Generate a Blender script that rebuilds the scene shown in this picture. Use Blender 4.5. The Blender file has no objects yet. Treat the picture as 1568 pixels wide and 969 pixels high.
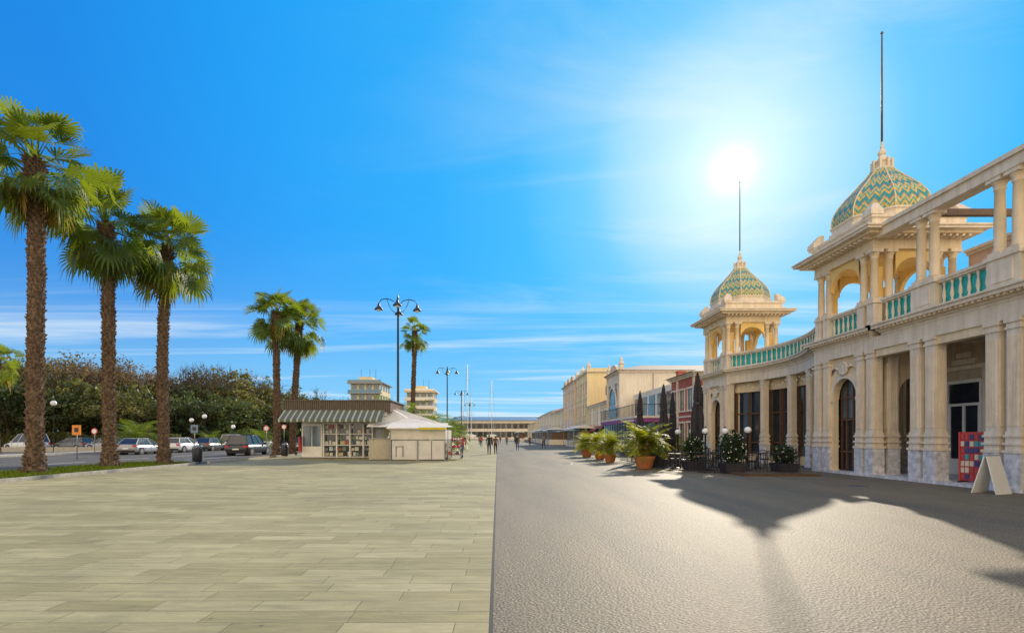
import bpy, math, random, bmesh
from mathutils import Vector, Matrix
R=random.Random(7)
sc=bpy.context.scene
pi=math.pi
F=800.0; H=1.6
# ---------------------------------------------------------------- materials
def newmat(name):
    m=bpy.data.materials.new(name); m.use_nodes=True
    nt=m.node_tree; b=nt.nodes['Principled BSDF']; return m,nt,b
def mat(name,c,rough=0.7,var=0.12,scale=3.0,bump=0.0,bscale=40.0,metal=0.0,spec=0.5,stretch=(1,1,1),c2=None,streak=0.0):
    m,nt,b=newmat(name); N=nt.nodes; L=nt.links
    b.inputs['Roughness'].default_value=rough; b.inputs['Metallic'].default_value=metal
    b.inputs['Specular IOR Level'].default_value=spec
    tc=N.new('ShaderNodeTexCoord'); mp=N.new('ShaderNodeMapping'); mp.inputs['Scale'].default_value=stretch
    L.new(tc.outputs['Object'],mp.inputs['Vector'])
    n=N.new('ShaderNodeTexNoise'); n.inputs['Scale'].default_value=scale; n.inputs['Detail'].default_value=6; n.inputs['Roughness'].default_value=0.65
    L.new(mp.outputs[0],n.inputs['Vector'])
    cr=N.new('ShaderNodeValToRGB'); cr.color_ramp.elements[0].position=0.3; cr.color_ramp.elements[1].position=0.7
    c2=c2 or tuple(min(1,x*(1+var)) for x in c)
    cr.color_ramp.elements[0].color=(*[x*(1-var*1.4) for x in c],1); cr.color_ramp.elements[1].color=(*c2,1)
    L.new(n.outputs['Fac'],cr.inputs['Fac']); out=cr.outputs['Color']
    if streak>0:   # rain streaks and grime running down the wall
        m2=N.new('ShaderNodeMapping'); m2.inputs['Scale'].default_value=(5,5,.35); L.new(tc.outputs['Object'],m2.inputs['Vector'])
        ns=N.new('ShaderNodeTexNoise'); ns.inputs['Scale'].default_value=1.3; ns.inputs['Detail'].default_value=5; L.new(m2.outputs[0],ns.inputs['Vector'])
        r2=N.new('ShaderNodeValToRGB'); r2.color_ramp.elements[0].position=.35; r2.color_ramp.elements[1].position=.62
        g=1-streak; r2.color_ramp.elements[0].color=(g,g*.97,g*.92,1); r2.color_ramp.elements[1].color=(1,1,1,1); L.new(ns.outputs['Fac'],r2.inputs['Fac'])
        mm=N.new('ShaderNodeMixRGB'); mm.blend_type='MULTIPLY'; mm.inputs[0].default_value=1; L.new(out,mm.inputs[1]); L.new(r2.outputs[0],mm.inputs[2]); out=mm.outputs[0]
    L.new(out,b.inputs['Base Color'])
    if bump>0:
        n2=N.new('ShaderNodeTexNoise'); n2.inputs['Scale'].default_value=bscale; n2.inputs['Detail'].default_value=4
        L.new(mp.outputs[0],n2.inputs['Vector'])
        bp=N.new('ShaderNodeBump'); bp.inputs['Strength'].default_value=bump; bp.inputs['Distance'].default_value=0.02
        L.new(n2.outputs['Fac'],bp.inputs['Height']); L.new(bp.outputs[0],b.inputs['Normal'])
    return m
def leafmat(name,c,tr,fac=0.45,scale=1.2):
    m,nt,b=newmat(name); N=nt.nodes; L=nt.links
    b.inputs['Roughness'].default_value=0.5; b.inputs['Specular IOR Level'].default_value=0.35
    tc=N.new('ShaderNodeTexCoord'); n=N.new('ShaderNodeTexNoise'); n.inputs['Scale'].default_value=scale; n.inputs['Detail'].default_value=4
    L.new(tc.outputs['Object'],n.inputs['Vector'])
    cr=N.new('ShaderNodeValToRGB'); cr.color_ramp.elements[0].position=0.35; cr.color_ramp.elements[1].position=0.68
    cr.color_ramp.elements[0].color=(*[x*0.5 for x in c],1); cr.color_ramp.elements[1].color=(*[x*1.5 for x in c],1)
    L.new(n.outputs['Fac'],cr.inputs['Fac']); L.new(cr.outputs['Color'],b.inputs['Base Color'])
    t=N.new('ShaderNodeBsdfTranslucent'); t.inputs['Color'].default_value=(*tr,1)
    mx=N.new('ShaderNodeMixShader'); mx.inputs[0].default_value=fac
    L.new(b.outputs[0],mx.inputs[1]); L.new(t.outputs[0],mx.inputs[2]); L.new(mx.outputs[0],N['Material Output'].inputs['Surface'])
    return m
def math_(nt,op,a,b=None,c=None):
    n=nt.nodes.new('ShaderNodeMath'); n.operation=op
    for i,v in enumerate((a,b,c)):
        if v is None: continue
        if isinstance(v,(int,float)): n.inputs[i].default_value=v
        else: nt.links.new(v,n.inputs[i])
    return n.outputs[0]
cream=mat('cream_stucco',(0.80,0.69,0.54),0.75,0.08,2.5,0.25,30,streak=.14)
cream2=mat('warm_cream_stucco',(0.79,0.64,0.43),0.75,0.10,1.5,0.2,25,streak=.12)
recess=mat('recess_shade_stucco',(0.56,0.45,0.33),0.8,0.12,1.5,0.2,25,streak=.15)  # darker copy of the cream, puts the arcade shade into the colour
loggia_sunlit=mat('sunlit_loggia_stucco',(0.82,0.56,0.20),0.8,0.1,1.5,0.2,25)  # yellow sunlight inside the tower loggias is put into this colour
marble=mat('veined_marble',(0.66,0.64,0.64),0.5,0.32,5.0,0.1,20)
glass=mat('dark_glass',(0.03,0.035,0.045),0.08,0.3,1.0,spec=0.7)
glassb=mat('bluish_glass',(0.10,0.16,0.22),0.08,0.3,1.0,spec=0.9)
white=mat('white_paint',(0.78,0.76,0.70),0.5,0.05,4)
wood=mat('brown_wood',(0.13,0.07,0.04),0.5,0.25,6,0.2,30)
pink=mat('pink_stucco',(0.70,0.50,0.40),0.8,0.1,1.5,0.2,25,streak=.15)
teal=mat('teal_tile',(0.03,0.42,0.40),0.45,0.2,8)
black=mat('black_metal',(0.02,0.02,0.022),0.4,0.2,8,spec=0.5)
steel=mat('grey_metal',(0.25,0.26,0.28),0.4,0.15,5,metal=0.5)
roofg=mat('grey_roof_tiles',(0.22,0.19,0.18),0.8,0.2,3,0.3,20,spec=.2)
terra=mat('terracotta_roof',(0.38,0.18,0.10),0.85,0.2,4,0.3,20,spec=.2)
pot=mat('terracotta_pot',(0.48,0.17,0.06),0.7,0.2,8,0.2,30)
barkm=mat('palm_trunk_bark',(0.17,0.115,0.078),0.95,0.55,9,0.6,35,spec=0.1)
bark2=mat('tree_bark',(0.12,0.09,0.065),0.95,0.35,5,0.5,20,spec=0.1)
frond=leafmat('palm_frond_green',(0.05,0.09,0.014),(0.36,0.43,0.02),0.40)
frondy=leafmat('palm_frond_dry',(0.22,0.15,0.045),(0.52,0.30,0.05),0.4)
leafd=leafmat('dark_olive_leaves',(0.05,0.07,0.025),(0.15,0.19,0.03),0.36,0.5)
leafo=leafmat('olive_leaves',(0.085,0.095,0.035),(0.26,0.26,0.045),0.38,0.5)
leafb=leafmat('russet_leaves',(0.14,0.095,0.045),(0.28,0.18,0.07),0.38,0.5)
pleaf=leafmat('potted_palm_leaves',(0.10,0.13,0.012),(0.62,0.60,0.02),0.5)
shrub=leafmat('shrub_leaves',(0.03,0.05,0.02),(0.08,0.12,0.03),0.3,3)
grassm=mat('grass_green',(0.13,0.18,0.015),0.9,0.4,6,0.5,60,spec=0.1)
kerbm=mat('kerb_stone',(0.42,0.39,0.33),0.8,0.2,5,0.2,30,spec=.2)
redp=mat('red_paint',(0.5,0.05,0.05),0.5,0.1,3)
cloth=mat('charcoal_canvas',(0.045,0.042,0.05),0.9,0.2,6,0.2,30,spec=.2)
clothw=mat('white_canvas',(0.72,0.70,0.66),0.8,0.06,2,0.1,10)
def asphalt_mat(name,c,rough,spec=.22):
    m,nt,b=newmat(name);N=nt.nodes;L=nt.links
    g=N.new('ShaderNodeNewGeometry')
    n1=N.new('ShaderNodeTexNoise');n1.inputs['Scale'].default_value=42;n1.inputs['Detail'].default_value=5;n1.inputs['Roughness'].default_value=.8
    n2=N.new('ShaderNodeTexNoise');n2.inputs['Scale'].default_value=0.5;n2.inputs['Detail'].default_value=7;n2.inputs['Roughness'].default_value=.6
    mp=N.new('ShaderNodeMapping');mp.inputs['Scale'].default_value=(1.6,0.22,1)
    L.new(g.outputs['Position'],n1.inputs['Vector']);L.new(g.outputs['Position'],mp.inputs['Vector']);L.new(mp.outputs[0],n2.inputs['Vector'])
    v=N.new('ShaderNodeTexVoronoi');v.inputs['Scale'].default_value=34;L.new(g.outputs['Position'],v.inputs['Vector'])
    r1=N.new('ShaderNodeValToRGB');r1.color_ramp.elements[0].position=0.36;r1.color_ramp.elements[1].position=0.64
    r1.color_ramp.elements[0].color=(*[x*0.30 for x in c],1);r1.color_ramp.elements[1].color=(*[x*1.75 for x in c],1)
    L.new(n1.outputs['Fac'],r1.inputs['Fac'])
    r2=N.new('ShaderNodeValToRGB');r2.color_ramp.elements[0].position=0.32;r2.color_ramp.elements[1].position=0.68
    r2.color_ramp.elements[0].color=(0.70,0.72,0.76,1);r2.color_ramp.elements[1].color=(1.18,1.12,1.0,1)
    L.new(n2.outputs['Fac'],r2.inputs['Fac'])
    mx=N.new('ShaderNodeMixRGB');mx.blend_type='MULTIPLY';mx.inputs[0].default_value=1
    L.new(r1.outputs[0],mx.inputs[1]);L.new(r2.outputs[0],mx.inputs[2])
    v2=N.new('ShaderNodeTexVoronoi');v2.inputs['Scale'].default_value=20;L.new(g.outputs['Position'],v2.inputs['Vector'])
    ch=N.new('ShaderNodeMapRange');ch.inputs['From Min'].default_value=.24;ch.inputs['From Max'].default_value=.14;L.new(v2.outputs['Distance'],ch.inputs['Value'])
    mc=N.new('ShaderNodeMixRGB');L.new(math_(nt,'MULTIPLY',ch.outputs[0],.6),mc.inputs[0]);L.new(mx.outputs[0],mc.inputs[1]);mc.inputs[2].default_value=(*[min(1,x*2.8) for x in c],1)
    L.new(mc.outputs[0],b.inputs['Base Color'])
    b.inputs['Roughness'].default_value=rough;b.inputs['Specular IOR Level'].default_value=spec
    bp=N.new('ShaderNodeBump');bp.inputs['Strength'].default_value=0.7;bp.inputs['Distance'].default_value=0.009
    L.new(v.outputs['Distance'],bp.inputs['Height']);L.new(bp.outputs[0],b.inputs['Normal'])
    return m
asph=asphalt_mat('promenade_asphalt',(0.175,0.146,0.10),0.68,.22)
asph2=asphalt_mat('road_asphalt',(0.13,0.125,0.12),0.85,.1)
def tile_mat():
    m,nt,b=newmat('stone_paving');N=nt.nodes;L=nt.links
    g=N.new('ShaderNodeNewGeometry')
    br=N.new('ShaderNodeTexBrick');br.offset=0.37;br.offset_frequency=2;br.squash=1.35;br.squash_frequency=3
    br.inputs['Scale'].default_value=1;br.inputs['Mortar Size'].default_value=0.005;br.inputs['Mortar Smooth'].default_value=0.3
    br.inputs['Brick Width'].default_value=0.95;br.inputs['Row Height'].default_value=0.30;br.inputs['Bias'].default_value=-0.1
    br.inputs['Color1'].default_value=(0.315,0.28,0.150,1);br.inputs['Color2'].default_value=(0.44,0.395,0.235,1);br.inputs['Mortar'].default_value=(0.17,0.15,0.09,1)
    nw=N.new('ShaderNodeTexNoise');nw.inputs['Scale'].default_value=.6;L.new(g.outputs['Position'],nw.inputs['Vector'])
    wv=N.new('ShaderNodeVectorMath');wv.operation='MULTIPLY_ADD';L.new(nw.outputs['Color'],wv.inputs[0]);wv.inputs[1].default_value=(.03,.03,0);L.new(g.outputs['Position'],wv.inputs[2])
    L.new(wv.outputs[0],br.inputs['Vector'])
    mp=N.new('ShaderNodeMapping');mp.inputs['Scale'].default_value=(0.45,2.6,1);L.new(g.outputs['Position'],mp.inputs['Vector'])
    n=N.new('ShaderNodeTexNoise');n.inputs['Scale'].default_value=3.5;n.inputs['Detail'].default_value=9;n.inputs['Roughness'].default_value=0.75;n.inputs['Distortion'].default_value=.4;L.new(mp.outputs[0],n.inputs['Vector'])
    n3=N.new('ShaderNodeTexNoise');n3.inputs['Scale'].default_value=0.35;n3.inputs['Detail'].default_value=5;L.new(g.outputs['Position'],n3.inputs['Vector'])
    s=math_(nt,'ADD',math_(nt,'MULTIPLY',n.outputs['Fac'],1.2),math_(nt,'MULTIPLY',n3.outputs['Fac'],.8))
    r=N.new('ShaderNodeValToRGB');r.color_ramp.elements[0].position=0.36;r.color_ramp.elements[1].position=0.64
    r.color_ramp.elements[0].color=(0.62,0.62,0.62,1);r.color_ramp.elements[1].color=(1.15,1.13,1.06,1)
    s2=math_(nt,'MULTIPLY',s,0.5);L.new(s2,r.inputs['Fac'])
    mx=N.new('ShaderNodeMixRGB');mx.blend_type='MULTIPLY';mx.inputs[0].default_value=1
    L.new(br.outputs['Color'],mx.inputs[1]);L.new(r.outputs[0],mx.inputs[2])
    # gum spots and dirt specks
    v=N.new('ShaderNodeTexVoronoi');v.inputs['Scale'].default_value=1.7;L.new(g.outputs['Position'],v.inputs['Vector'])
    gs=N.new('ShaderNodeMapRange');gs.inputs['From Min'].default_value=.045;gs.inputs['From Max'].default_value=.025;L.new(v.outputs['Distance'],gs.inputs['Value'])
    mg_=N.new('ShaderNodeMixRGB');L.new(math_(nt,'MULTIPLY',gs.outputs[0],.6),mg_.inputs[0]);L.new(mx.outputs[0],mg_.inputs[1]);mg_.inputs[2].default_value=(.08,.075,.06,1)
    L.new(mg_.outputs[0],b.inputs['Base Color'])
    b.inputs['Roughness'].default_value=0.75;b.inputs['Specular IOR Level'].default_value=0.2
    bp=N.new('ShaderNodeBump');bp.inputs['Strength'].default_value=0.5;bp.inputs['Distance'].default_value=0.006
    n4=N.new('ShaderNodeTexNoise');n4.inputs['Scale'].default_value=25;n4.inputs['Detail'].default_value=5;L.new(g.outputs['Position'],n4.inputs['Vector'])
    hh=math_(nt,'SUBTRACT',n4.outputs['Fac'],br.outputs['Fac']);L.new(hh,bp.inputs['Height']);L.new(bp.outputs[0],b.inputs['Normal'])
    return m
tile=tile_mat()
def dome_mat():
    m,nt,b=newmat('majolica_dome_tiles');N=nt.nodes;L=nt.links
    tc=N.new('ShaderNodeTexCoord');sp=N.new('ShaderNodeSeparateXYZ');L.new(tc.outputs['Object'],sp.inputs[0])
    ang=math_(nt,'ARCTAN2',sp.outputs['Y'],sp.outputs['X'])
    u=math_(nt,'MULTIPLY',ang,32/(2*pi));pp=math_(nt,'PINGPONG',u,0.5)
    z=math_(nt,'MULTIPLY',sp.outputs['Z'],1.55)
    s=math_(nt,'FRACT',math_(nt,'ADD',z,math_(nt,'MULTIPLY',pp,0.8)))
    r=N.new('ShaderNodeValToRGB');r.color_ramp.interpolation='CONSTANT'
    e=r.color_ramp.elements;e[0].position=0;e[0].color=(0.07,0.34,0.36,1);e[1].position=0.36;e[1].color=(0.80,0.50,0.10,1)
    x=e.new(0.56);x.color=(0.16,0.42,0.34,1);x=e.new(0.74);x.color=(0.60,0.58,0.26,1);x=e.new(.88);x.color=(.74,.33,.10,1)
    L.new(s,r.inputs['Fac'])
    n=N.new('ShaderNodeTexNoise');n.inputs['Scale'].default_value=9;n.inputs['Detail'].default_value=5;L.new(tc.outputs['Object'],n.inputs['Vector'])
    rr=N.new('ShaderNodeValToRGB');rr.color_ramp.elements[0].position=.3;rr.color_ramp.elements[1].position=.7;rr.color_ramp.elements[0].color=(.62,.62,.62,1);rr.color_ramp.elements[1].color=(1.1,1.1,1.1,1);L.new(n.outputs['Fac'],rr.inputs['Fac'])
    mx=N.new('ShaderNodeMixRGB');mx.blend_type='MULTIPLY';mx.inputs[0].default_value=1
    L.new(r.outputs[0],mx.inputs[1]);L.new(rr.outputs[0],mx.inputs[2]);L.new(mx.outputs[0],b.inputs['Base Color'])
    b.inputs['Roughness'].default_value=0.55;b.inputs['Specular IOR Level'].default_value=.3
    v=N.new('ShaderNodeTexVoronoi');v.inputs['Scale'].default_value=9;L.new(tc.outputs['Object'],v.inputs['Vector'])
    bp=N.new('ShaderNodeBump');bp.inputs['Strength'].default_value=0.35;bp.inputs['Distance'].default_value=0.03
    L.new(v.outputs['Distance'],bp.inputs['Height']);L.new(bp.outputs[0],b.inputs['Normal'])
    return m
domem=dome_mat()
# ---------------------------------------------------------------- builder
class B:
    def __init__(s): s.p={}; s.cur=None; s.M=None
    def part(s,name,m,smooth=False,origin=(0,0,0)):
        if name not in s.p: s.p[name]=dict(v=[],f=[],m=m,s=smooth,o=Vector(origin))
        s.cur=s.p[name]; return s
    def add(s,vs,fs):
        o=len(s.cur['v'])
        for v in vs:
            v=Vector(v)
            if s.M is not None: v=s.M@v
            s.cur['v'].append(v-s.cur['o'])
        s.cur['f'].extend([[i+o for i in f] for f in fs])
    def box(s,x0,x1,y0,y1,z0,z1):
        vs=[(x0,y0,z0),(x1,y0,z0),(x1,y1,z0),(x0,y1,z0),(x0,y0,z1),(x1,y0,z1),(x1,y1,z1),(x0,y1,z1)]
        s.add(vs,[(0,3,2,1),(4,5,6,7),(0,1,5,4),(1,2,6,5),(2,3,7,6),(3,0,4,7)])
    def prism(s,pts,z0,z1):
        n=len(pts); vs=[(x,y,z0) for x,y in pts]+[(x,y,z1) for x,y in pts]
        s.add(vs,[list(range(n))[::-1],list(range(n,2*n))]+[(i,(i+1)%n,n+(i+1)%n,n+i) for i in range(n)])
    def loft(s,rings,closed=True,caps=True):
        n=len(rings[0]); vs=[p for r in rings for p in r]; fs=[]
        for k in range(len(rings)-1):
            for i in range(n if closed else n-1):
                j=(i+1)%n; fs.append((k*n+i,k*n+j,(k+1)*n+j,(k+1)*n+i))
        if caps and closed: fs.append(list(range(n))[::-1]); fs.append([(len(rings)-1)*n+i for i in range(n)])
        s.add(vs,fs)
    def rev(s,prof,c=(0,0),n=12,ph=0.0,squash=1):
        s.loft([[(c[0]+r*math.cos(ph+2*pi*i/n),c[1]+squash*r*math.sin(ph+2*pi*i/n),z) for i in range(n)] for r,z in prof])
    def tube(s,path,rad,n=8):
        rings=[]
        for k,p in enumerate(path):
            p=Vector(p); a=Vector(path[max(0,k-1)]); b=Vector(path[min(len(path)-1,k+1)]); t=(b-a).normalized()
            x=t.orthogonal().normalized() if abs(t.z)<0.9 else Vector((1,0,0)); x=(x-t*x.dot(t)).normalized(); y=t.cross(x)
            r=rad[k] if isinstance(rad,(list,tuple)) else rad
            rings.append([p+x*r*math.cos(2*pi*i/n)+y*r*math.sin(2*pi*i/n) for i in range(n)])
        s.loft(rings)
    def finish(s,name,loc=(0,0,0),rz=0.0,single=False,scale=1.0):
        if single or len(s.p)==1:
            vs=[];fs=[];mi=[];sm=[];ms=[]
            for k,p in s.p.items():
                o=len(vs); vs+=[v+p['o'] for v in p['v']]; fs+=[[i+o for i in f] for f in p['f']]
                if p['m'] not in ms: ms.append(p['m'])
                mi+=[ms.index(p['m'])]*len(p['f']); sm+=[p['s']]*len(p['f'])
            me=bpy.data.meshes.new(name); me.from_pydata(vs,[],fs)
            for m in ms: me.materials.append(m)
            me.polygons.foreach_set('material_index',mi); me.polygons.foreach_set('use_smooth',sm); me.update()
            ob=bpy.data.objects.new(name,me); sc.collection.objects.link(ob)
        else:
            ob=bpy.data.objects.new(name,None); sc.collection.objects.link(ob)
            for k,p in s.p.items():
                if not p['f']: continue
                me=bpy.data.meshes.new(k); me.from_pydata(p['v'],[],p['f']); me.materials.append(p['m'])
                me.polygons.foreach_set('use_smooth',[p['s']]*len(p['f'])); me.update()
                c=bpy.data.objects.new(k,me); sc.collection.objects.link(c); c.parent=ob; c.location=p['o']
        ob.location=loc; ob.rotation_euler=(0,0,rz); ob.scale=(scale,)*3
        return ob
def inst(ob,loc,rz=0,s=1.0):
    c=bpy.data.objects.new(ob.name.split('.')[0],ob.data); sc.collection.objects.link(c)
    c.location=loc; c.rotation_euler=(0,0,rz); c.scale=(s,)*3 if not isinstance(s,tuple) else s; return c
# ---------------------------------------------------------------- ground
def sheet(name,x0,x1,y0,y1,z,m):
    b=B(); b.part('s',m).add([(x0,y0,z),(x1,y0,z),(x1,y1,z),(x0,y1,z)],[(0,1,2,3)]); return b.finish(name)
groundm=mat('ground_soil',(0.16,0.15,0.11),0.95,0.25,0.2,spec=0.1)
sheet('ground',-3000,3000,-60,5000,-0.016,groundm)
sheet('promenade_road',-0.04,15.6,-30,300,0.0,asph)
sheet('stone_pavement',-17,-0.075,-30,220,0.004,tile)
b=B();b.part('s',mat('dark_drain_strip',(0.03,0.03,0.03),0.8)).add([(-0.075,-30,0.001),(-0.04,-30,0.001),(-0.04,300,0.001),(-0.075,300,0.001)],[(0,1,2,3)]);b.finish('drain_gap')
sheet('avenue_road',-38,-17,20,300,-0.004,asph2)
sheet('car_park',-100,-38,20,130,-0.008,asph2)
b=B();b.part('rim',steel,True);b.rev([(.34,0.0),(.34,.006),(.30,.008)],(0,0),24);b.part('lid',black);b.rev([(.295,.0),(.295,.009)],(0,0),24)
mh=b.finish('manhole_cover',(4.1,31,0),single=True); inst(mh,(11.6,16.8,0))
for i in range(14): sheet('lane_marking',-26.1,-25.95,24+i*6,27+i*6,0.0,white)
sheet('edge_line',-21.2,-21.05,31,200,0.0,white)
b=B();b.part('grass_top',grassm)
pts=[(-22,14),(-17.35,14),(-17.2,29.4),(-17.8,30.3),(-19.0,30.6),(-20.2,30.3),(-20.8,29.4)]
b.prism(pts,0.0,0.10)
b.part('kerb',kerbm)
def kerb(ps,w=0.16,h=0.13):
    for (ax,ay),(bx,by) in zip(ps,ps[1:]):
        d=Vector((bx-ax,by-ay,0)); l=d.length; d/=l; n=Vector((d.y,-d.x,0))
        b.prism([(ax,ay),(ax+n.x*w,ay+n.y*w),(bx+n.x*w,by+n.y*w),(bx,by)],-0.01,h)
kerb(pts[1:7])
b.part('grass_blades',grassm)
for i in range(9000):
    x=R.uniform(-21,-17.35);y=R.uniform(17,30)
    a=R.uniform(0,pi);h=R.uniform(0.05,0.16);w=0.02
    dx,dy=math.cos(a)*w,math.sin(a)*w
    b.add([(x-dx,y-dy,0.09),(x+dx,y+dy,0.09),(x+R.uniform(-.05,.05),y+R.uniform(-.05,.05),0.1+h)],[(0,1,2)])
b.finish('grass_verge')
b=B();b.part('kerb',kerbm);b.box(-17.35,-17.18,31.2,120,-0.01,0.12);b.finish('pavement_kerb')
b=B();b.part('k',kerbm);b.box(-38.2,-38,20,130,-0.01,0.13);b.box(-41,-38.2,20,130,-0.01,0.12);b.finish('far_pavement')
b=B();b.part('g',grassm);b.box(-140,-45,76,200,-0.01,0.08);b.box(-45,-30,125,240,-0.01,0.08);b.box(-300,-70,40,76,-.01,.08);b.finish('park_lawn')
# ---------------------------------------------------------------- seaside pavilion (bath house)
P=B()
XF=14.8
def part(n,m,sm=False,o=(0,0,0)): P.part(n,m,sm,o)
def column(cx,cy,z0,z1,w=0.30):
    part('columns',cream)
    P.box(cx-w*.62,cx+w*.62,cy-w*.62,cy+w*.62,z0,z0+0.12)
    part('column_shafts',cream2,True)
    P.rev([(w*.58,z0+.12),(w*.58,z0+.17),(w*.46,z0+.22),(w*.47,z0+(z1-z0)*.4),(w*.40,z1-.38),(w*.48,z1-.36),(w*.48,z1-.32),(w*.42,z1-.30),(w*.55,z1-.18),(w*.68,z1-.12)],(cx,cy),12)
    part('columns',cream); P.box(cx-w*.72,cx+w*.72,cy-w*.72,cy+w*.72,z1-.12,z1)
def pillar(cx,cy,w=0.40,top=5.0):
    part('marble_plinths',marble)
    P.box(cx-w*.66,cx+w*.66,cy-w*.66,cy+w*.66,0.0,0.14); P.box(cx-w*.58,cx+w*.58,cy-w*.58,cy+w*.58,0.14,1.12)
    part('pillars',cream)
    z=1.12
    for h,k in ((.09,.66),(.14,.54),(.07,.64),(.16,.53),(.07,.62),(.1,.54)):
        P.box(cx-w*k,cx+w*k,cy-w*k,cy+w*k,z,z+h); z+=h
    P.box(cx-w*.48,cx+w*.48,cy-w*.48,cy+w*.48,z,top-.30)
    for dy in (-.30,-.1,.1,.30):
        P.box(cx-w*.48-.02,cx-w*.48,cy+dy*w-.022,cy+dy*w+.022,z+.15,top-.5)
        P.box(cx+dy*w-.022,cx+dy*w+.022,cy-w*.48-.02,cy-w*.48,z+.15,top-.5)
    for h,k in ((.07,.56),(.12,.50),(.11,.60)):
        P.box(cx-w*k,cx+w*k,cy-w*k,cy+w*k,top-.30+ (0 if h==.07 else .07 if h==.12 else .19),top-.30+(.07 if h==.07 else .19 if h==.12 else .30))
def archp(a,bb,t,z0s,z1,inset=0.0,n=14,rise=None):
    a=Vector((*a,0));bb=Vector((*bb,0));d=bb-a;l=d.length;d/=l;nrm=Vector((-d.y,d.x,0))
    r=l/2-inset; rise=rise or r
    us=[0]+[l/2-r*math.cos(pi*i/n) for i in range(n+1)]+[l]
    zs=[z0s]+[z0s+rise*math.sin(pi*i/n) for i in range(n+1)]+[z0s]
    for i in range(len(us)-1):
        if us[i+1]-us[i]<1e-4: continue
        A=a+d*us[i];C=a+d*us[i+1];n2=nrm*t
        vs=[(A.x,A.y,zs[i]),(C.x,C.y,zs[i+1]),(C.x,C.y,z1),(A.x,A.y,z1)]
        vs+=[(v[0]+n2.x,v[1]+n2.y,v[2]) for v in vs]
        P.add(vs,[(0,1,2,3),(7,6,5,4),(0,4,5,1),(3,2,6,7)])
def balus(p0,p1,z,teals=1,step=0.30):
    a=Vector((*p0,0));c=Vector((*p1,0));d=c-a;l=d.length;d/=l;n=Vector((-d.y,d.x,0))
    def bar(z0,z1,w,off=0):
        q=[a+n*(w+off),a+n*(-w+off),c+n*(-w+off),c+n*(w+off)]; P.prism([(v.x,v.y) for v in q],z0,z1)
    part('balustrade_rails',cream); bar(z,z+.14,.12); bar(z+.86,z+.93,.10); bar(z+.93,z+1.02,.15)
    part('balusters',cream,True)
    k=max(1,int(l/step))
    for i in range(k):
        q=a+d*(l*(i+.5)/k)
        P.rev([(.05,z+.14),(.05,z+.2),(.03,z+.24),(.062,z+.38),(.05,z+.52),(.025,z+.68),(.04,z+.76),(.055,z+.86)],(q.x,q.y),8)
    if teals:
        part('teal_panels',teal); bar(z+.16,z+.84,.012,0.07*teals)
def cornice(x0,x1,y0,y1,z,scale=1.0):
    part('cornices',cream)
    for e,h0,h1 in ((.04,0,.10),(.10,.10,.17),(.16,.17,.24),(.34,.24,.36),(.40,.36,.42)):
        e*=scale; P.box(x0-e,x1+e,y0-e,y1+e,z+h0,z+h1)
def dentils(x,y0,y1,z,step=.2):
    part('dentils',cream2); y=y0
    while y<y1-.1: P.box(x-.30,x-.162,y,y+.09,z,z+.068); y+=step
TX=16.55
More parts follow.
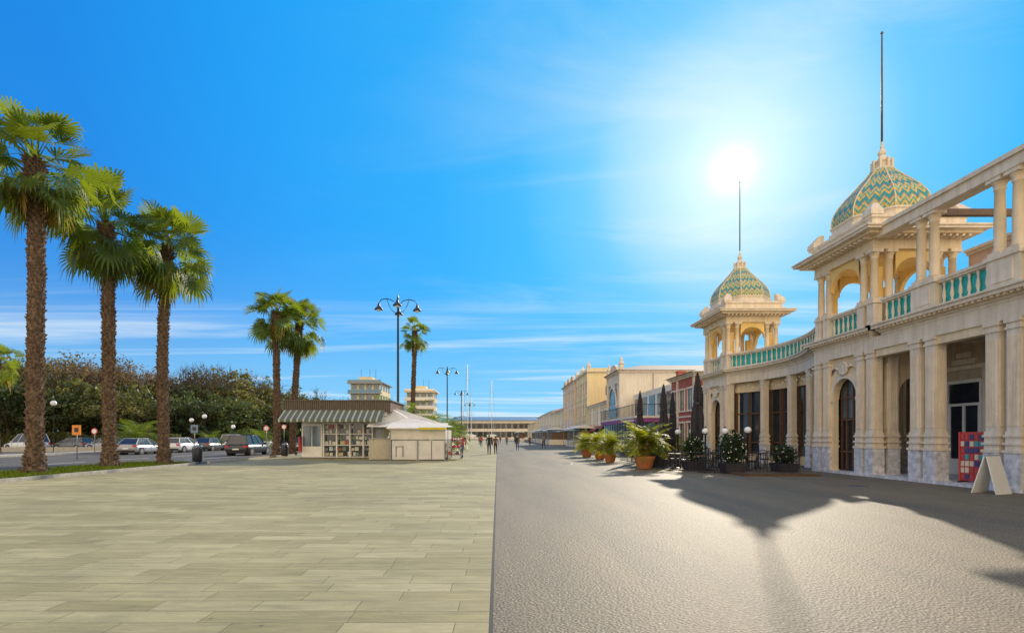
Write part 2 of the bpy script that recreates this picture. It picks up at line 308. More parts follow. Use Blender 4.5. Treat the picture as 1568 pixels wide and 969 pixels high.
def tower(cy):
    x0,x1,y0,y1=XF,18.3,cy-1.9,cy+1.9
    for x in (x0+.2,x1-.2):
        for y in (y0+.2,y0+.82,y1-.82,y1-.2): pillar(x,y,.40)
    for x in (x0+.82,x1-.82):
        for y in (y0+.2,y1-.2): pillar(x,y,.40)
    part('ground_storey_walls',cream2)
    archp((x0+.40,y0+1.02),(x0+.40,y1-1.02),.25,3.25,5.0,.12,rise=.85)
    P.box(x0+.15,x0+.38,y0+1.02,y0+1.14,0.1,3.25);P.box(x0+.15,x0+.38,y1-1.14,y1-1.02,0.1,3.25)
    archp((x0+1.02,y0+.15),(x1-1.02,y0+.15),.25,3.25,5.0,.12,rise=.7)
    P.box(x0+.32,x0+.36,y0+.4,y0+.62,0.1,5.0);P.box(x0+.32,x0+.36,y1-.62,y1-.4,0.1,5.0)
    part('arch_mouldings',cream)
    r=(y1-y0-2.28)/2
    for i in range(16):
        a0=pi*i/16;a1=pi*(i+1)/16
        q=[]
        for rr,zz in ((r+.02,.85),(r+.18,1.02)):
            for a in (a0,a1): q.append((cy-rr*math.cos(a),3.25+zz*math.sin(a)))
        vs=[(x0+.10,*q[0]),(x0+.10,*q[1]),(x0+.10,*q[3]),(x0+.10,*q[2])]; vs+=[(x0+.149,v[1],v[2]) for v in vs]
        P.add(vs,[(0,1,2,3),(0,4,5,1),(2,6,7,3)])
    for s in (-1,1): P.box(x0+.08,x0+.149,cy+s*(r+.10)-.12,cy+s*(r+.10)+.12,3.12,3.25)
    part('medallions',cream,True)
    P.M=Matrix.Translation((x0+.12,cy,4.52))@Matrix.Rotation(-pi/2,4,'Y')
    P.rev([(.30,0),(.32,.06),(.24,.10),(.20,.07),(.05,.12)],(0,0),16); P.M=None
    for s in (-1,1):
        P.tube([(x0+.10,cy+s*.3,4.5),(x0+.08,cy+s*.5,4.62),(x0+.10,cy+s*.72,4.5),(x0+.12,cy+s*.82,4.3)],[.06,.07,.05,.02],6)
    part('tower_glazing',glass)
    P.box(x0+.62,x0+.66,y0+.6,y1-.6,0.1,5.0)
    part('tower_fanlight',glassb); P.box(x0+.585,x0+.61,y0+1.1,y1-1.1,2.4,4.3)
    part('window_frames',wood)
    for y in (y0+1.14,cy-.42,cy,cy+.42,y1-1.14): P.box(x0+.5,x0+.58,y-.03,y+.03,0.1,4.3)
    for z in (.9,2.3,3.25): P.box(x0+.51,x0+.57,y0+1.0,y1-1.0,z,z+.07)
    part('rear_walls',recess); P.box(x0+1.3,x1-.5,y1-.32,y1-.2,0,5)
    part('entablature',cream); P.box(x0-.02,x1+.02,y0-.02,y1+.02,5.0,5.5)
    cornice(x0,x1,y0,y1,5.5); dentils(x0,y0,y1,5.671)
    zf=5.92
    cols=[(x0+.2,y0+.2),(x0+.2,y0+.78),(x0+.2,y1-.78),(x0+.2,y1-.2),(x0+.78,y0+.2),(x1-.78,y0+.2),(x1-.2,y0+.2),(x1-.2,y1-.2),(x1-.2,y0+.78),(x1-.2,y1-.78),(x0+.78,y1-.2),(x1-.78,y1-.2)]
    for cx,cyy in cols:
        part('pedestals',cream); P.box(cx-.21,cx+.21,cyy-.21,cyy+.21,zf,zf+.12);P.box(cx-.18,cx+.18,cyy-.18,cyy+.18,zf+.12,zf+.95);P.box(cx-.22,cx+.22,cyy-.22,cyy+.22,zf+.95,zf+1.06)
        column(cx,cyy,zf+1.06,9.0,.30)
    balus((x0+.2,y0+.99),(x0+.2,y1-.99),zf,-1)
    balus((x0+.99,y0+.2),(x1-.99,y0+.2),zf,1)
    balus((x0+.99,y1-.2),(x1-.99,y1-.2),zf,0)
    part('loggia_arches',loggia_sunlit)
    i0,i1,j0,j1=x0+.5,x1-.5,y0+.5,y1-.5
    for cx,cyy in ((i0,j0),(i1,j0),(i0,j1),(i1,j1)):
        P.box(cx-.16,cx+.16,cyy-.16,cyy+.16,zf,8.4)
    archp((x0+.3,y0+.98),(x0+.3,y1-.98),.18,8.0,9.0,0.0,rise=.75); archp((x0+.98,y0+.12),(x1-.98,y0+.12),.18,8.0,9.0,0,rise=.7)
    archp((x0+.98,y1-.3),(x1-.98,y1-.3),.18,8.0,9.0,0,rise=.7); archp((x1-.1,y0+.98),(x1-.1,y1-.98),.18,8.0,9.0,0,rise=.75)
    part('loggia_ceiling',loggia_sunlit); P.box(x0+.1,x1-.1,y0+.1,y1-.1,8.96,8.995)
    part('roof_entablature',cream2)
    P.box(x0+.0,x1-.0,y0+.0,y1-.0,9.0,9.36); P.box(x0-.08,x1+.08,y0-.08,y1+.08,9.36,9.46)
    P.box(x0-.45,x1+.45,y0-.45,y1+.45,9.46,9.58)
    part('eave_brackets',cream)
    k=14
    for i in range(k+1):
        y=y0+(y1-y0)*i/k; P.box(x0-.38,x0-.085,y-.05,y+.05,9.37,9.458)
        x=x0+(x1-x0)*i/k; P.box(x-.05,x+.05,y0-.38,y0-.085,9.37,9.458)
    part('roof_eaves',cream);P.box(x0-.65,x1+.65,y0-.65,y1+.65,9.58,9.68); P.box(x0-.70,x1+.70,y0-.70,y1+.70,9.68,9.74)
    cx=TX
    def sq(r,ry,z): return [(cx-r,cy-ry,z),(cx+r,cy-ry,z),(cx+r,cy+ry,z),(cx-r,cy+ry,z)]
    P.loft([sq(2.42,2.57,9.74),sq(2.1,2.25,9.82),sq(1.95,2.08,9.86)])
    P.loft([sq(1.85,2.0,9.86),sq(1.85,2.0,10.15),sq(1.93,2.08,10.2),sq(1.93,2.08,10.3),sq(1.8,1.95,10.34)])
    for sx in (-1,1):
        for sy in (-1,1):
            P.M=Matrix.Translation((cx+sx*1.72,cy+sy*1.85,0))
            P.loft([[(-.26,-.26,10.3),(.26,-.26,10.3),(.26,.26,10.3),(-.26,.26,10.3)],[(-.24,-.24,10.5),(.24,-.24,10.5),(.24,.24,10.5),(-.24,.24,10.5)],[(-sx*.14-.10,-sy*.14-.10,10.85),(-sx*.14+.10,-sy*.14-.10,10.85),(-sx*.14+.10,-sy*.14+.10,10.85),(-sx*.14-.10,-sy*.14+.10,10.85)]]); P.M=None
    part('drum',cream); ph=pi/8
    P.rev([(1.95,10.3),(1.95,10.5),(1.86,10.56),(1.86,10.66),(1.92,10.72),(1.92,10.78)],(cx,cy),8,ph)
    part('dome_tiles_%d'%int(cy),domem,False,(cx,cy,10.7))
    prof=[(1.84,10.75),(1.86,10.95),(1.84,11.15),(1.76,11.38),(1.62,11.62),(1.44,11.86),(1.22,12.1),(1.0,12.33),(.8,12.55),(.60,12.77),(.44,12.98)]
    P.rev(prof,(cx,cy),8,ph)
    part('dome_ribs',cream2)
    for k in range(8):
        a=ph+k*pi/4; ps=[(cx+r*math.cos(a),cy+r*math.sin(a),z) for r,z in prof]; P.tube(ps,.03,5)
    part('finial',cream,False)
    q=.74
    P.rev([(r*q,z) for r,z in [(.60,12.96),(.62,13.02),(.50,13.08),(.36,13.14),(.36,13.32),(.42,13.36),(.42,13.42),(.30,13.48),(.22,13.58),(.14,13.66),(.20,13.72),(.22,13.80),(.15,13.9),(.08,13.97),(.10,14.03),(.06,14.12),(.05,14.3)]],(cx,cy),12)
    for k in range(8):
        a=k*pi/4; P.box(cx+.36*math.cos(a)-.04,cx+.36*math.cos(a)+.04,cy+.36*math.sin(a)-.04,cy+.36*math.sin(a)+.04,13.02,13.45)
    part('flag_mast',wood,True); P.rev([(.04,14.25),(.035,17.5),(.028,18.9)],(cx,cy),8); P.rev([(.02,18.88),(.06,18.95),(.02,19.02)],(cx,cy),8)
tower(22.5); tower(35.7)
ys=[18.22-2.9*i for i in range(8)]
yend=ys[-1]-2
for y in ys:
    for dy in (-.33,.33): pillar(XF+.2,y+dy,.42)
    part('pedestals',cream)
    P.box(XF-.06,XF+.46,y-.55,y+.55,5.92,6.04);P.box(XF-.0,XF+.40,y-.5,y+.5,6.04,6.84);P.box(XF-.06,XF+.46,y-.56,y+.56,6.84,6.96)
    P.box(XF-.03,XF,y-.32,y+.32,6.14,6.74)
    for dy in (-.28,.28): column(XF+.2,y+dy,6.96,9.3,.32)
    part('pergola_beams',wood); P.box(XF+.48,18.2,y-.09,y+.09,9.28,9.5)
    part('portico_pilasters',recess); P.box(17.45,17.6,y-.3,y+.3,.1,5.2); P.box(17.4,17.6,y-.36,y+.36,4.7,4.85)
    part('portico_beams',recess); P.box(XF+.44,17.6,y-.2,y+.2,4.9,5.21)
part('entablature',cream); P.box(XF-.02,XF+.44,yend,20.55,5.0,5.5)
cornice(XF,XF+.42,yend,20.5-.42,5.5); dentils(XF,yend,20.0,5.671)
part('terrace_slab',cream2); P.box(XF+.44,24,yend,20.55,5.3,5.9)
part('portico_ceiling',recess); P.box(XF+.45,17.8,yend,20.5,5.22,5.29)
part('pergola_main_beam',cream); P.box(XF-.06,XF+.46,yend,20.3,9.30,9.62); P.box(XF-.14,XF+.54,yend,20.3,9.62,9.76)
prev=20.3
for y in ys:
    balus((XF+.2,prev-.02),(XF+.2,y+.52),5.92,1)
    prev=y-.5
part('portico_lintels',cream2)
edges=[20.5]+[v for y in ys for v in (y+.55,y-.55)]
for i in range(0,len(edges)-1,2):
    a,c=edges[i],edges[i+1]
    P.box(XF+.05,XF+.36,c,a,4.72,5.0)
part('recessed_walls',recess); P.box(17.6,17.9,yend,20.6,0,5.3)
part('upper_wall',pink); P.box(18.3,18.7,yend,20.3,5.9,8.6)
part('cornices',cream); P.box(18.2,18.8,yend,20.3,8.6,8.7);P.box(18.1,18.9,yend,20.3,8.7,8.8)
for y in [19.67-2.9*i for i in range(7)]:
    part('door_frames',white)
    P.box(17.52,17.6,y-.75,y-.66,.15,3.6);P.box(17.52,17.6,y+.66,y+.75,.15,3.6);P.box(17.52,17.6,y-.75,y+.75,3.6,3.72)
    P.box(17.53,17.6,y-.66,y+.66,2.75,2.85);P.box(17.53,17.6,y-.05,y+.05,.15,2.75);P.box(17.55,17.6,y-.66,y-.05,.15,.75);P.box(17.55,17.6,y+.05,y+.66,.15,.75)
    P.box(17.54,17.6,y-.66,y-.58,.75,2.75);P.box(17.54,17.6,y+.58,y+.66,.75,2.75)
    part('door_glass',glass); P.box(17.57,17.602,y-.65,y+.65,.16,3.6)
    part('wall_panels',cream)
    P.box(17.5,17.6,y-.95,y-.8,.1,4.1);P.box(17.5,17.6,y+.8,y+.95,.1,4.1);P.box(17.46,17.6,y-1.0,y+1.0,4.1,4.25)
    for dz,w in ((4.3,.5),(4.55,.3)): P.box(17.52,17.6,y-w,y+w,dz,dz+.2)
part('step',marble); P.box(XF-.05,17.6,yend,24.3,0.0,.10)
part('upper_windows',glass)
for y in [19-1.45*i for i in range(12)]: P.box(18.27,18.31,y-.4,y+.4,6.3,7.9)
part('upper_window_frames',wood)
for y in [19-1.45*i for i in range(12)]:
    P.box(18.24,18.31,y-.46,y-.4,6.2,7.98);P.box(18.24,18.31,y+.4,y+.46,6.2,7.98);P.box(18.24,18.31,y-.46,y+.46,7.98,8.04)
def arc(off,n=12,ya=24.4,yb=33.8,dep=1.35):
    return [(XF+off+dep*math.sin(pi*i/n)**.8,ya+(yb-ya)*i/n) for i in range(n+1)]
def strip(off,off2,z0,z1):
    a=arc(off);c=arc(off2)
    for i in range(len(a)-1): P.prism([a[i],c[i],c[i+1],a[i+1]],z0,z1)
part('entablature',cream); strip(.0,.45,5.0,5.5)
part('cornices',cream)
for e,h0,h1 in ((.04,0,.10),(.10,.10,.17),(.16,.17,.24),(.34,.24,.36),(.40,.36,.42)): strip(-e,.45,5.5+h0,5.5+h1)
part('terrace_slab',cream2); a=arc(.45); P.prism([(24,24.4)]+a+[(24,33.8)],5.3,5.88)
a=arc(.25)
for i in range(12): balus(a[i],a[i+1],5.92,-1)
part('curved_glazing',glass); strip(.85,.88,.1,4.4)
part('curved_wall',cream2); strip(.6,.9,4.4,5.0); strip(.7,.95,0,.5)
a=arc(.62)
part('window_frames',wood)
for i in range(0,13):
    x,y=a[i]; P.box(x-.05,x+.12,y-.05,y+.05,.5,4.4)
for z in (1.2,3.0,): strip(.74,.82,z,z+.08)
a=arc(.25)
for i in (0,3,6,9,12): pillar(a[i][0],a[i][1],.36)
part('rear_mass',cream2); P.box(20.5,30,-2,37,0,7.2); part('rear_roof',roofg); P.box(20.2,30.3,-2.3,37.3,7.2,7.45)
part('festoon_bulbs',white,True); a=arc(-.1,30)
for k,(x,y) in enumerate(a):
    z=4.75-.22*math.sin(pi*((k%5)/5)); P.rev([(.01,z-.05),(.035,z-.02),(.03,z+.02),(.01,z+.04)],(x,y),6)
P.finish('seaside_pavilion')
# ---------------------------------------------------------------- other buildings
def house(x0,x1,y0,y1,h,wall,rows,cols,roof='flat',roofm=None,side='x',wm=None,trim=cream,ww=1.0,wh=1.7,parapet=0.0,shop=None):
    b=B(); wm=wm or glass
    b.part('walls',wall); b.box(x0,x1,y0,y1,-.02,h)
    def windows(axis):
        L=(y1-y0) if axis=='x' else (x1-x0)
        nC=cols if axis=='x' else max(1,int(cols*L/max(1,(y1-y0))))
        fh=(h-0.9)/rows
        for r in range(rows):
            for c in range(nC):
                u=(c+.5)/nC*L; zc=0.5+fh*(r+.5); hh=min(wh,fh*.62)/2
                def bx(p,q,w2,za,zb):
                    if axis=='x': b.box(x0-q,x0-p,y0+u-w2,y0+u+w2,za,zb)
                    else: b.box(x0+u-w2,x0+u+w2,y0-q,y0-p,za,zb)
                b.part('window_glass',wm); bx(-.05,.012,ww/2,zc-hh,zc+hh)
                b.part('window_trim',trim)
                for s in (-1,1):
                    if axis=='x': b.box(x0-.07,x0,y0+u+s*(ww/2+.07)-.07,y0+u+s*(ww/2+.07)+.07,zc-hh,zc+hh)
                    else: b.box(x0+u+s*(ww/2+.07)-.07,x0+u+s*(ww/2+.07)+.07,y0-.07,y0,zc-hh,zc+hh)
                bx(0,.12,ww/2+.2,zc-hh-.12,zc-hh); bx(0,.14,ww/2+.2,zc+hh,zc+hh+.14); bx(.012,.03,.025,zc-hh,zc+hh)
    for a in side: windows(a)
    b.part('cornice',trim)
    b.box(x0-.15,x1+.15,y0-.15,y1+.15,h,h+.15); b.box(x0-.3,x1+.3,y0-.3,y1+.3,h+.15,h+.3)
    for r in range(1,rows): b.box(x0-.09,x0,y0,y1,.5+(h-.9)/rows*r-.06,.5+(h-.9)/rows*r+.06)
    for k in range(0,cols+1,2):
        y=min(y1-.3,y0+(y1-y0)*k/cols); b.box(x0-.10,x0,y,y+.3,0,h)
    if shop:
        b.part('shop_awnings',shop); n=max(1,int((y1-y0)/4))
        for i in range(n):
            ya=y0+(y1-y0)*i/n+.3; yb=y0+(y1-y0)*(i+1)/n-.3
            b.add([(x0-.12,ya,3.2),(x0-.12,yb,3.2),(x0-1.7,yb,2.6),(x0-1.7,ya,2.6),(x0-1.7,yb,2.35),(x0-1.7,ya,2.35)],[(0,1,2,3),(3,2,4,5)])
    if roof=='hip':
        b.part('roof',roofm or roofg); e=.5; m=min(x1-x0,y1-y0)/2; rh=m*.28
        b.loft([[(x0-e,y0-e,h+.3),(x1+e,y0-e,h+.3),(x1+e,y1+e,h+.3),(x0-e,y1+e,h+.3)],[(x0+m*.9,y0+m*.9,h+.3+rh),(x1-m*.9,y0+m*.9,h+.3+rh),(x1-m*.9,y1-m*.9,h+.3+rh),(x0+m*.9,y1-m*.9,h+.3+rh)]])
    elif parapet:
        b.part('parapet',wall); b.box(x0,x0+.3,y0,y1,h+.3,h+.3+parapet); b.box(x0+.3,x1,y0,y0+.3,h+.3,h+.3+parapet)
    return b
yel=mat('yellow_stucco',(0.80,0.67,0.40),0.85,0.08,0.5,spec=.2,streak=.12)
pinkw=mat('pale_pink_stucco',(0.78,0.62,0.50),0.85,0.07,0.4,spec=.2,streak=.12)
whw=mat('off_white_stucco',(0.78,0.71,0.60),0.85,0.07,0.4,spec=.2,streak=.12)
brick=mat('red_brown_stucco',(0.42,0.13,0.09),0.8,0.15,1,spec=.2)
blue=mat('blue_canvas',(0.15,0.28,0.42),0.8,.1,2)
green=mat('green_canvas',(0.06,0.16,0.10),0.8,.1,2)
b=house(15.3,30,40.5,46,6.3,brick,2,3,'hip',roofg,'xy'); b.finish('red_restaurant_building')
b=B(); b.part('walls',whw); b.box(15,30,47,63.5,0,3.6)
b.part('glazing',glassb); b.box(12.6,14.98,46.8,62,0.05,2.9)
b.part('frames',black)
for i in range(14): b.box(12.54,12.6,46.8+i*1.17-.04,46.8+i*1.17+.04,0.05,2.9)
for i in range(4): b.box(12.6+i*.78,12.66+i*.78,46.74,46.8,.05,2.9)
b.box(12.5,15,46.7,62.1,1.0,1.06); b.part('fascia',mat('purple_sign_paint',(0.30,0.06,0.28),0.5)); b.box(12.3,15.2,46.5,62.2,2.9,3.25)
b.part('fascia_letters',white)
for i in range(9): b.box(12.27,12.3,47.2+i*.42,47.2+i*.42+.26,2.98,3.17)
b.part('terrace_deck',whw); b.box(12.2,15.2,46.4,62.3,3.25,3.45)
b.part('terrace_rail',black)
for i in range(32): b.box(12.25,12.29,46.5+i*.5,46.54+i*.5,3.45,4.45)
for i in range(6): b.box(12.3+i*.55,12.34+i*.55,46.5,46.54,3.45,4.45)
b.box(12.23,12.31,46.5,62.2,4.45,4.5); b.box(12.3,15.2,46.48,46.56,4.45,4.5)
b.part('upper_storey',whw); b.box(16.5,30,48,63.5,3.6,6.6)
b.part('upper_glazing',glass)
for i in range(5): b.box(16.46,16.5,49+i*2.9,51+i*2.9,3.8,6.0)
for i in range(4): b.box(17.2+i*2.4,18.9+i*2.4,47.96,48,4.2,6.0)
b.part('chimneys',brick)
for x,y in ((18,52),(21,58)): b.box(x,x+.7,y,y+.7,6.6,8.0); b.box(x-.08,x+.78,y-.08,y+.78,8.0,8.12)
b.finish('terrace_restaurant')
b=house(15,42,64,71.5,9.4,whw,2,2,'hip',roofg,'x',ww=1.4,wh=2.6)
b.part('arched_gable',cream2)
for i in range(12):
    a0=pi*i/12;a1=pi*(i+1)/12
    b.add([(14.96,67.8-2.2*math.cos(a0),9.6+1.2*math.sin(a0)),(14.96,67.8-2.2*math.cos(a1),9.6+1.2*math.sin(a1)),(14.96,67.8,9.6)],[(0,1,2)])
    b.add([(15.3,67.8-2.2*math.cos(a0),9.6+1.2*math.sin(a0)),(15.3,67.8-2.2*math.cos(a1),9.6+1.2*math.sin(a1)),(14.96,67.8-2.2*math.cos(a1),9.6+1.2*math.sin(a1)),(14.96,67.8-2.2*math.cos(a0),9.6+1.2*math.sin(a0))],[(0,1,2,3)])
b.part('great_arch_window',glass)
b.add([(14.93,67.8-2.3*math.cos(pi*i/14),5.2+2.6*math.sin(pi*i/14)) for i in range(15)]+[(14.93,70.1,3.2),(14.93,65.5,3.2)],[tuple(range(17))])
b.part('great_arch_moulding',cream); b.tube([(14.9,67.8-2.35*math.cos(pi*i/14),5.2+2.65*math.sin(pi*i/14)) for i in range(15)],.13,6)
for y in (64.1,71.2): b.part('pinnacles',cream); b.rev([(.35,9.7),(.3,10.4),(.4,10.5),(.15,10.9),(.2,11),(.05,11.4)],(15.2,y),8)
b.part('flank_pipes',steel); b.box(19,19.08,63.9,63.98,0,9.3); b.part('flank_windows',glass)
for x in (21,26): b.box(x,x+.8,63.97,64,6,7.2)
b.finish('arched_seafront_house')
b=house(15,36,87,100,12.2,yel,3,5,'flat',None,'x',trim=cream,parapet=.5,shop=green)
for y in (87.3,93.5,99.7): b.part('pinnacles',cream); b.rev([(.4,12.5),(.35,13.2),(.45,13.3),(.15,13.8),(.05,14.2)],(15.2,y),8)
b.part('flank_windows',glass)
for x in (18,22): b.box(x,x+.9,86.97,87,5,6.6); b.box(x,x+.9,86.97,87,8.5,10)
b.finish('yellow_seafront_house')
b=house(14.8,34,100.6,118,12.0,pinkw,3,7,'hip',terra,'x',trim=cream,shop=clothw)
b.part('curved_gables',cream2)
for yc in (104,109.3,114.6):
    b.loft([[(xx,yc-2.0*math.cos(pi*i/12),12.3+1.3*math.sin(pi*i/12)) for i in range(13)] for xx in (14.7,15.0)])
b.finish('pink_seafront_house')
b=house(15.2,36,72,86.5,6.2,yel,2,5,'hip',terra,'xy',trim=white,shop=brick); b.finish('low_seafront_house')
b=house(15.4,34,119,150,7.6,yel,2,8,'hip',terra,'xy',trim=white,shop=blue); b.finish('low_seafront_house')
b=house(15.8,34,151,205,8.6,pinkw,2,12,'hip',terra,'xy',trim=white,shop=green); b.finish('long_seafront_house')
b=house(15,40,206,260,7,yel,2,10,'flat',None,'xy'); b.finish('flat_roofed_house')
def awning(x0,x1,y0,y1,z,m,name='cafe_awning'):
    b=B(); b.part('canopy',m); xm=(x0+x1)/2
    b.loft([[(x0,y0,z-.5),(xm,y0,z),(x1,y0,z-.5)],[(x0,y1,z-.5),(xm,y1,z),(x1,y1,z-.5)]],True,True)
    n=int((y1-y0)/.5)
    for i in range(n):
        ya=y0+(y1-y0)*i/n; yb=ya+(y1-y0)/n*.92; b.add([(x0,ya,z-.5),(x0,yb,z-.5),(x0,(ya+yb)/2+.1,z-.8),(x0,ya+.04,z-.76)],[(0,1,2,3)])
    b.part('posts',steel)
    for y in (y0+.1,(y0+y1)/2,y1-.1):
        for x in (x0+.08,x1-.08): b.box(x-.04,x+.04,y-.04,y+.04,0,z-.5)
    b.part('counter',whw); b.box(x0+.4,x1-.2,y0+.5,y1-.5,0,1.0); b.part('dark_goods',wood); b.box(x0+.9,x1-.25,y0+.6,y1-.6,1.0,z-.9)
    return b.finish(name)
awning(9.5,13.5,100,112,3.4,clothw); awning(9.5,13,118,132,3.4,blue); awning(10,13.5,140,165,3.6,clothw); awning(11,14.5,76,88,3.3,clothw); awning(6,9,170,190,3.5,clothw)
def flats(name,cx,cy,w,d,h,fl,wall,band,gl=None):
    b=B(); b.part('walls',wall); b.box(cx-w/2,cx+w/2,cy,cy+d,0,h); fh=h/fl
    for k in range(fl):
        b.part('balcony_slabs',band); b.box(cx-w/2-.6,cx+w/2+.6,cy-1.2,cy,k*fh+fh-.35,k*fh+fh-.05)
        b.part('balcony_rails',gl or white); b.box(cx-w/2-.5,cx+w/2+.5,cy-1.15,cy-1.1,k*fh+fh-.05,k*fh+fh+.75)
        b.part('glass_bands',glassb)
        for i in range(4):
            u=cx-w/2+w*(i+.12)/4; b.box(u,u+w*.19,cy-.06,cy-.0,k*fh+.4,k*fh+fh-.4)
            b.box(cx+w/2,cx+w/2+.06,cy+d*(i+.2)/4,cy+d*(i+.75)/4,k*fh+.8,k*fh+fh-.6)
    b.part('roof_plant',wall); b.box(cx-w/4,cx+w/5,cy+1,cy+d*.6,h,h+1.8); b.part('roof_slab',band); b.box(cx-w/2-.7,cx+w/2+.7,cy-1.3,cy+d+.5,h,h+.3)
    b.part('antennas',black)
    for x in (-.2,.1,.3): b.box(cx+x*w-.04,cx+x*w+.04,cy+2,cy+2.08,h,h+4)
    return b.finish(name)
flats('apartment_block',-38,150,8.5,14,17.0,6,yel,steel,mat('blue_balcony_glass',(.12,.25,.38),.3))
flats('apartment_block',-24.5,165,8.5,10,15.8,6,yel,cream)
flats('apartment_block',-60,210,14,10,14,5,whw,cream)
b=house(-26,30,300,318,10.5,whw,2,10,'flat',None,'y',ww=2.2,wh=3)
b.part('blue_roof',mat('blue_metal_roof',(0.12,0.25,0.42),0.6,.1,.5,spec=.2))
b.loft([[(-27,299,10.8),(31,299,10.8),(31,319,10.8),(-27,319,10.8)],[(-25,308,13.2),(29,308,13.2),(29,309,13.2),(-25,309,13.2)]])
b.part('long_windows',glass)
for i in range(16): b.box(-25+i*3.4,-22.8+i*3.4,299.93,300,1,4.2); b.box(-25+i*3.4,-22.8+i*3.4,299.93,300,6,8.8)
b.finish('marina_building')
b=house(34,120,330,345,9,yel,2,10,'hip',terra,'y'); b.finish('marina_warehouse')
for px,y,top in ((716,200,558),(753,240,583),(709,230,600),(722,260,610)):
    b=B(); X=(px-762)*y/F; hh=1.6+(668-top)*y/F
    b.part('mast',white,True); b.rev([(.16,2),(.12,hh)],(X,y),6); b.part('spreaders',steel); b.box(X-1.2,X+1.2,y-.04,y+.04,hh*.6,hh*.6+.1)
    b.box(X-.9,X+.9,y-.04,y+.04,hh*.8,hh*.8+.08)
    b.part('stays',steel); b.tube([(X-2.0,y,2),(X-1.2,y,hh*.6),(X,y,hh)],.03,4); b.tube([(X+2.0,y,2),(X+1.2,y,hh*.6),(X,y,hh)],.03,4)
    b.part('hull',white); b.loft([[(X-2,y-5,1.2),(X+2,y-5,1.2),(X+2.2,y-5,2.4),(X-2.2,y-5,2.4)],[(X-2,y+3,1.2),(X+2,y+3,1.2),(X+2.2,y+3,2.4),(X-2.2,y+3,2.4)],[(X-.1,y+7,1.6),(X+.1,y+7,1.6),(X+.1,y+7.5,2.6),(X-.1,y+7.5,2.6)]])
    b.finish('sailing_boat')
# ---------------------------------------------------------------- palms
def fan(b,base,az,el,pet,rad,r,segs=18,droop=.3):
    d=Vector((math.cos(az)*math.cos(el),math.sin(az)*math.cos(el),math.sin(el)))
    side=Vector((-math.sin(az),math.cos(az),0))
    hub=base+d*pet+Vector((0,0,-.12*pet*max(0,math.cos(el)))); mid=base+d*pet*.5+Vector((0,0,.05)); w=side*.022
    b.add([base-w*1.8,base+w*1.8,mid+w,mid-w,hub+w,hub-w],[(0,1,2,3),(3,2,4,5)])
    e2=el-r.uniform(.15,1.0); u=Vector((math.cos(az)*math.cos(e2),math.sin(az)*math.cos(e2),math.sin(e2)))
    tw=r.uniform(-.9,.9); up=side.cross(u); side=(side*math.cos(tw)+up*math.sin(tw)); up=side.cross(u)
    A=math.radians(120); da=2*A/segs; cup=r.uniform(.05,.3)
    for i in range(segs):
        a=-A+da*(i+.5); R_=rad*(.74+.26*math.cos(a*.8))*r.uniform(.85,1.08)
        fold=up*(-cup*rad*abs(math.sin(a)))
        def at(t,k):
            aa=a+k*da*.5; q=u*math.cos(aa)+side*math.sin(aa)
            return hub+q*R_*t+fold*t+up*(.03*rad*(1 if k==0 else 0))*t
        dd=u*math.cos(a)+side*math.sin(a)
        tip=hub+dd*R_+fold*1.3+Vector((0,0,-droop*rad*r.uniform(.4,1.4)*.6)); sw=(side*math.cos(a)-u*math.sin(a))*R_*.042
        q3=hub+dd*R_*.82+fold*1.1+Vector((0,0,-droop*rad*.10))
        b.add([hub,at(.54,-.96),at(.54,.96),q3-sw,q3+sw,tip],[(0,1,2),(1,3,4,2),(3,5,4)])
def palm(name,x,y,ht,cr=1.0,lean=(0,0),seed=1,leaves=62,tr=.27):
    r=random.Random(seed); b=B()
    def c(t): return Vector((lean[0]*t*t+.06*math.sin(t*5+seed),lean[1]*t*t+.05*math.sin(t*4+seed*2),ht*t))
    b.part('trunk',barkm)
    ts=[0,.01,.03,.08,.15,.25,.35,.45,.55,.65,.75,.85,.95,1.0]; rr=[1.6,1.45,1.25,1.05,1,.97,.93,.91,.88,.86,.85,.86,.98,.7]
    b.tube([c(t) for t in ts],[k*tr*.88 for k in rr],14)
    rows=int(ht/.13)
    for k in range(rows):
        t=(k+.5)/rows; p=c(t); rad=tr*(1.4 if t<.02 else 1.12 if t<.06 else .90-.08*t)
        if t>.86: rad*=1.12
        for i in range(8):
            a=2*pi*(i+.5*(k%2))/8+r.uniform(-.25,.25); o=Vector((math.cos(a),math.sin(a),0)); s=Vector((-o.y,o.x,0))
            hgt=r.uniform(.07,.19); out=r.uniform(.03,.13)*(1.8 if t>.80 else 1); w=.08
            p0=p+o*(rad-.02)
            b.add([p0-s*w+Vector((0,0,-.06)),p0+s*w+Vector((0,0,-.06)),p0+o*out+s*w*.55+Vector((0,0,hgt*.7)),p0+o*out-s*w*.55+Vector((0,0,hgt*.7)),p0+Vector((0,0,hgt))],[(0,1,2,3),(3,2,4),(0,3,4),(1,4,2)])
    tp=c(1.0)
    for i in range(leaves):
        t=i/(leaves-1); el=math.radians(84-146*t**.88+r.uniform(-12,12)); az=i*2.39996+r.uniform(-.35,.35)
        dry=el<math.radians(-36) and r.random()<.38
        b.part('dry_fronds' if dry else 'fronds',frondy if dry else frond)
        pet=cr*r.uniform(.75,1.6)*(1-.2*max(0,-el)); base=tp+Vector((math.cos(az)*.12,math.sin(az)*.12,r.uniform(-.5,.2)-(.7 if el<0 else 0)))
        fan(b,base,az,el,pet,cr*r.uniform(.72,1.0),r,18,.3+(.4 if el<0 else 0))
    return b.finish(name,(x,y,0),single=True)
palm('palm_tree',-18.8,21.3,12.9,1.06,(-.1,0),11,70,.31)
palm('palm_tree',-19.0,25.6,12.1,1.16,(-.3,.1),22,70,.30)
palm('palm_tree',-18.2,28.4,12.0,1.16,(.25,0),33,68,.28)
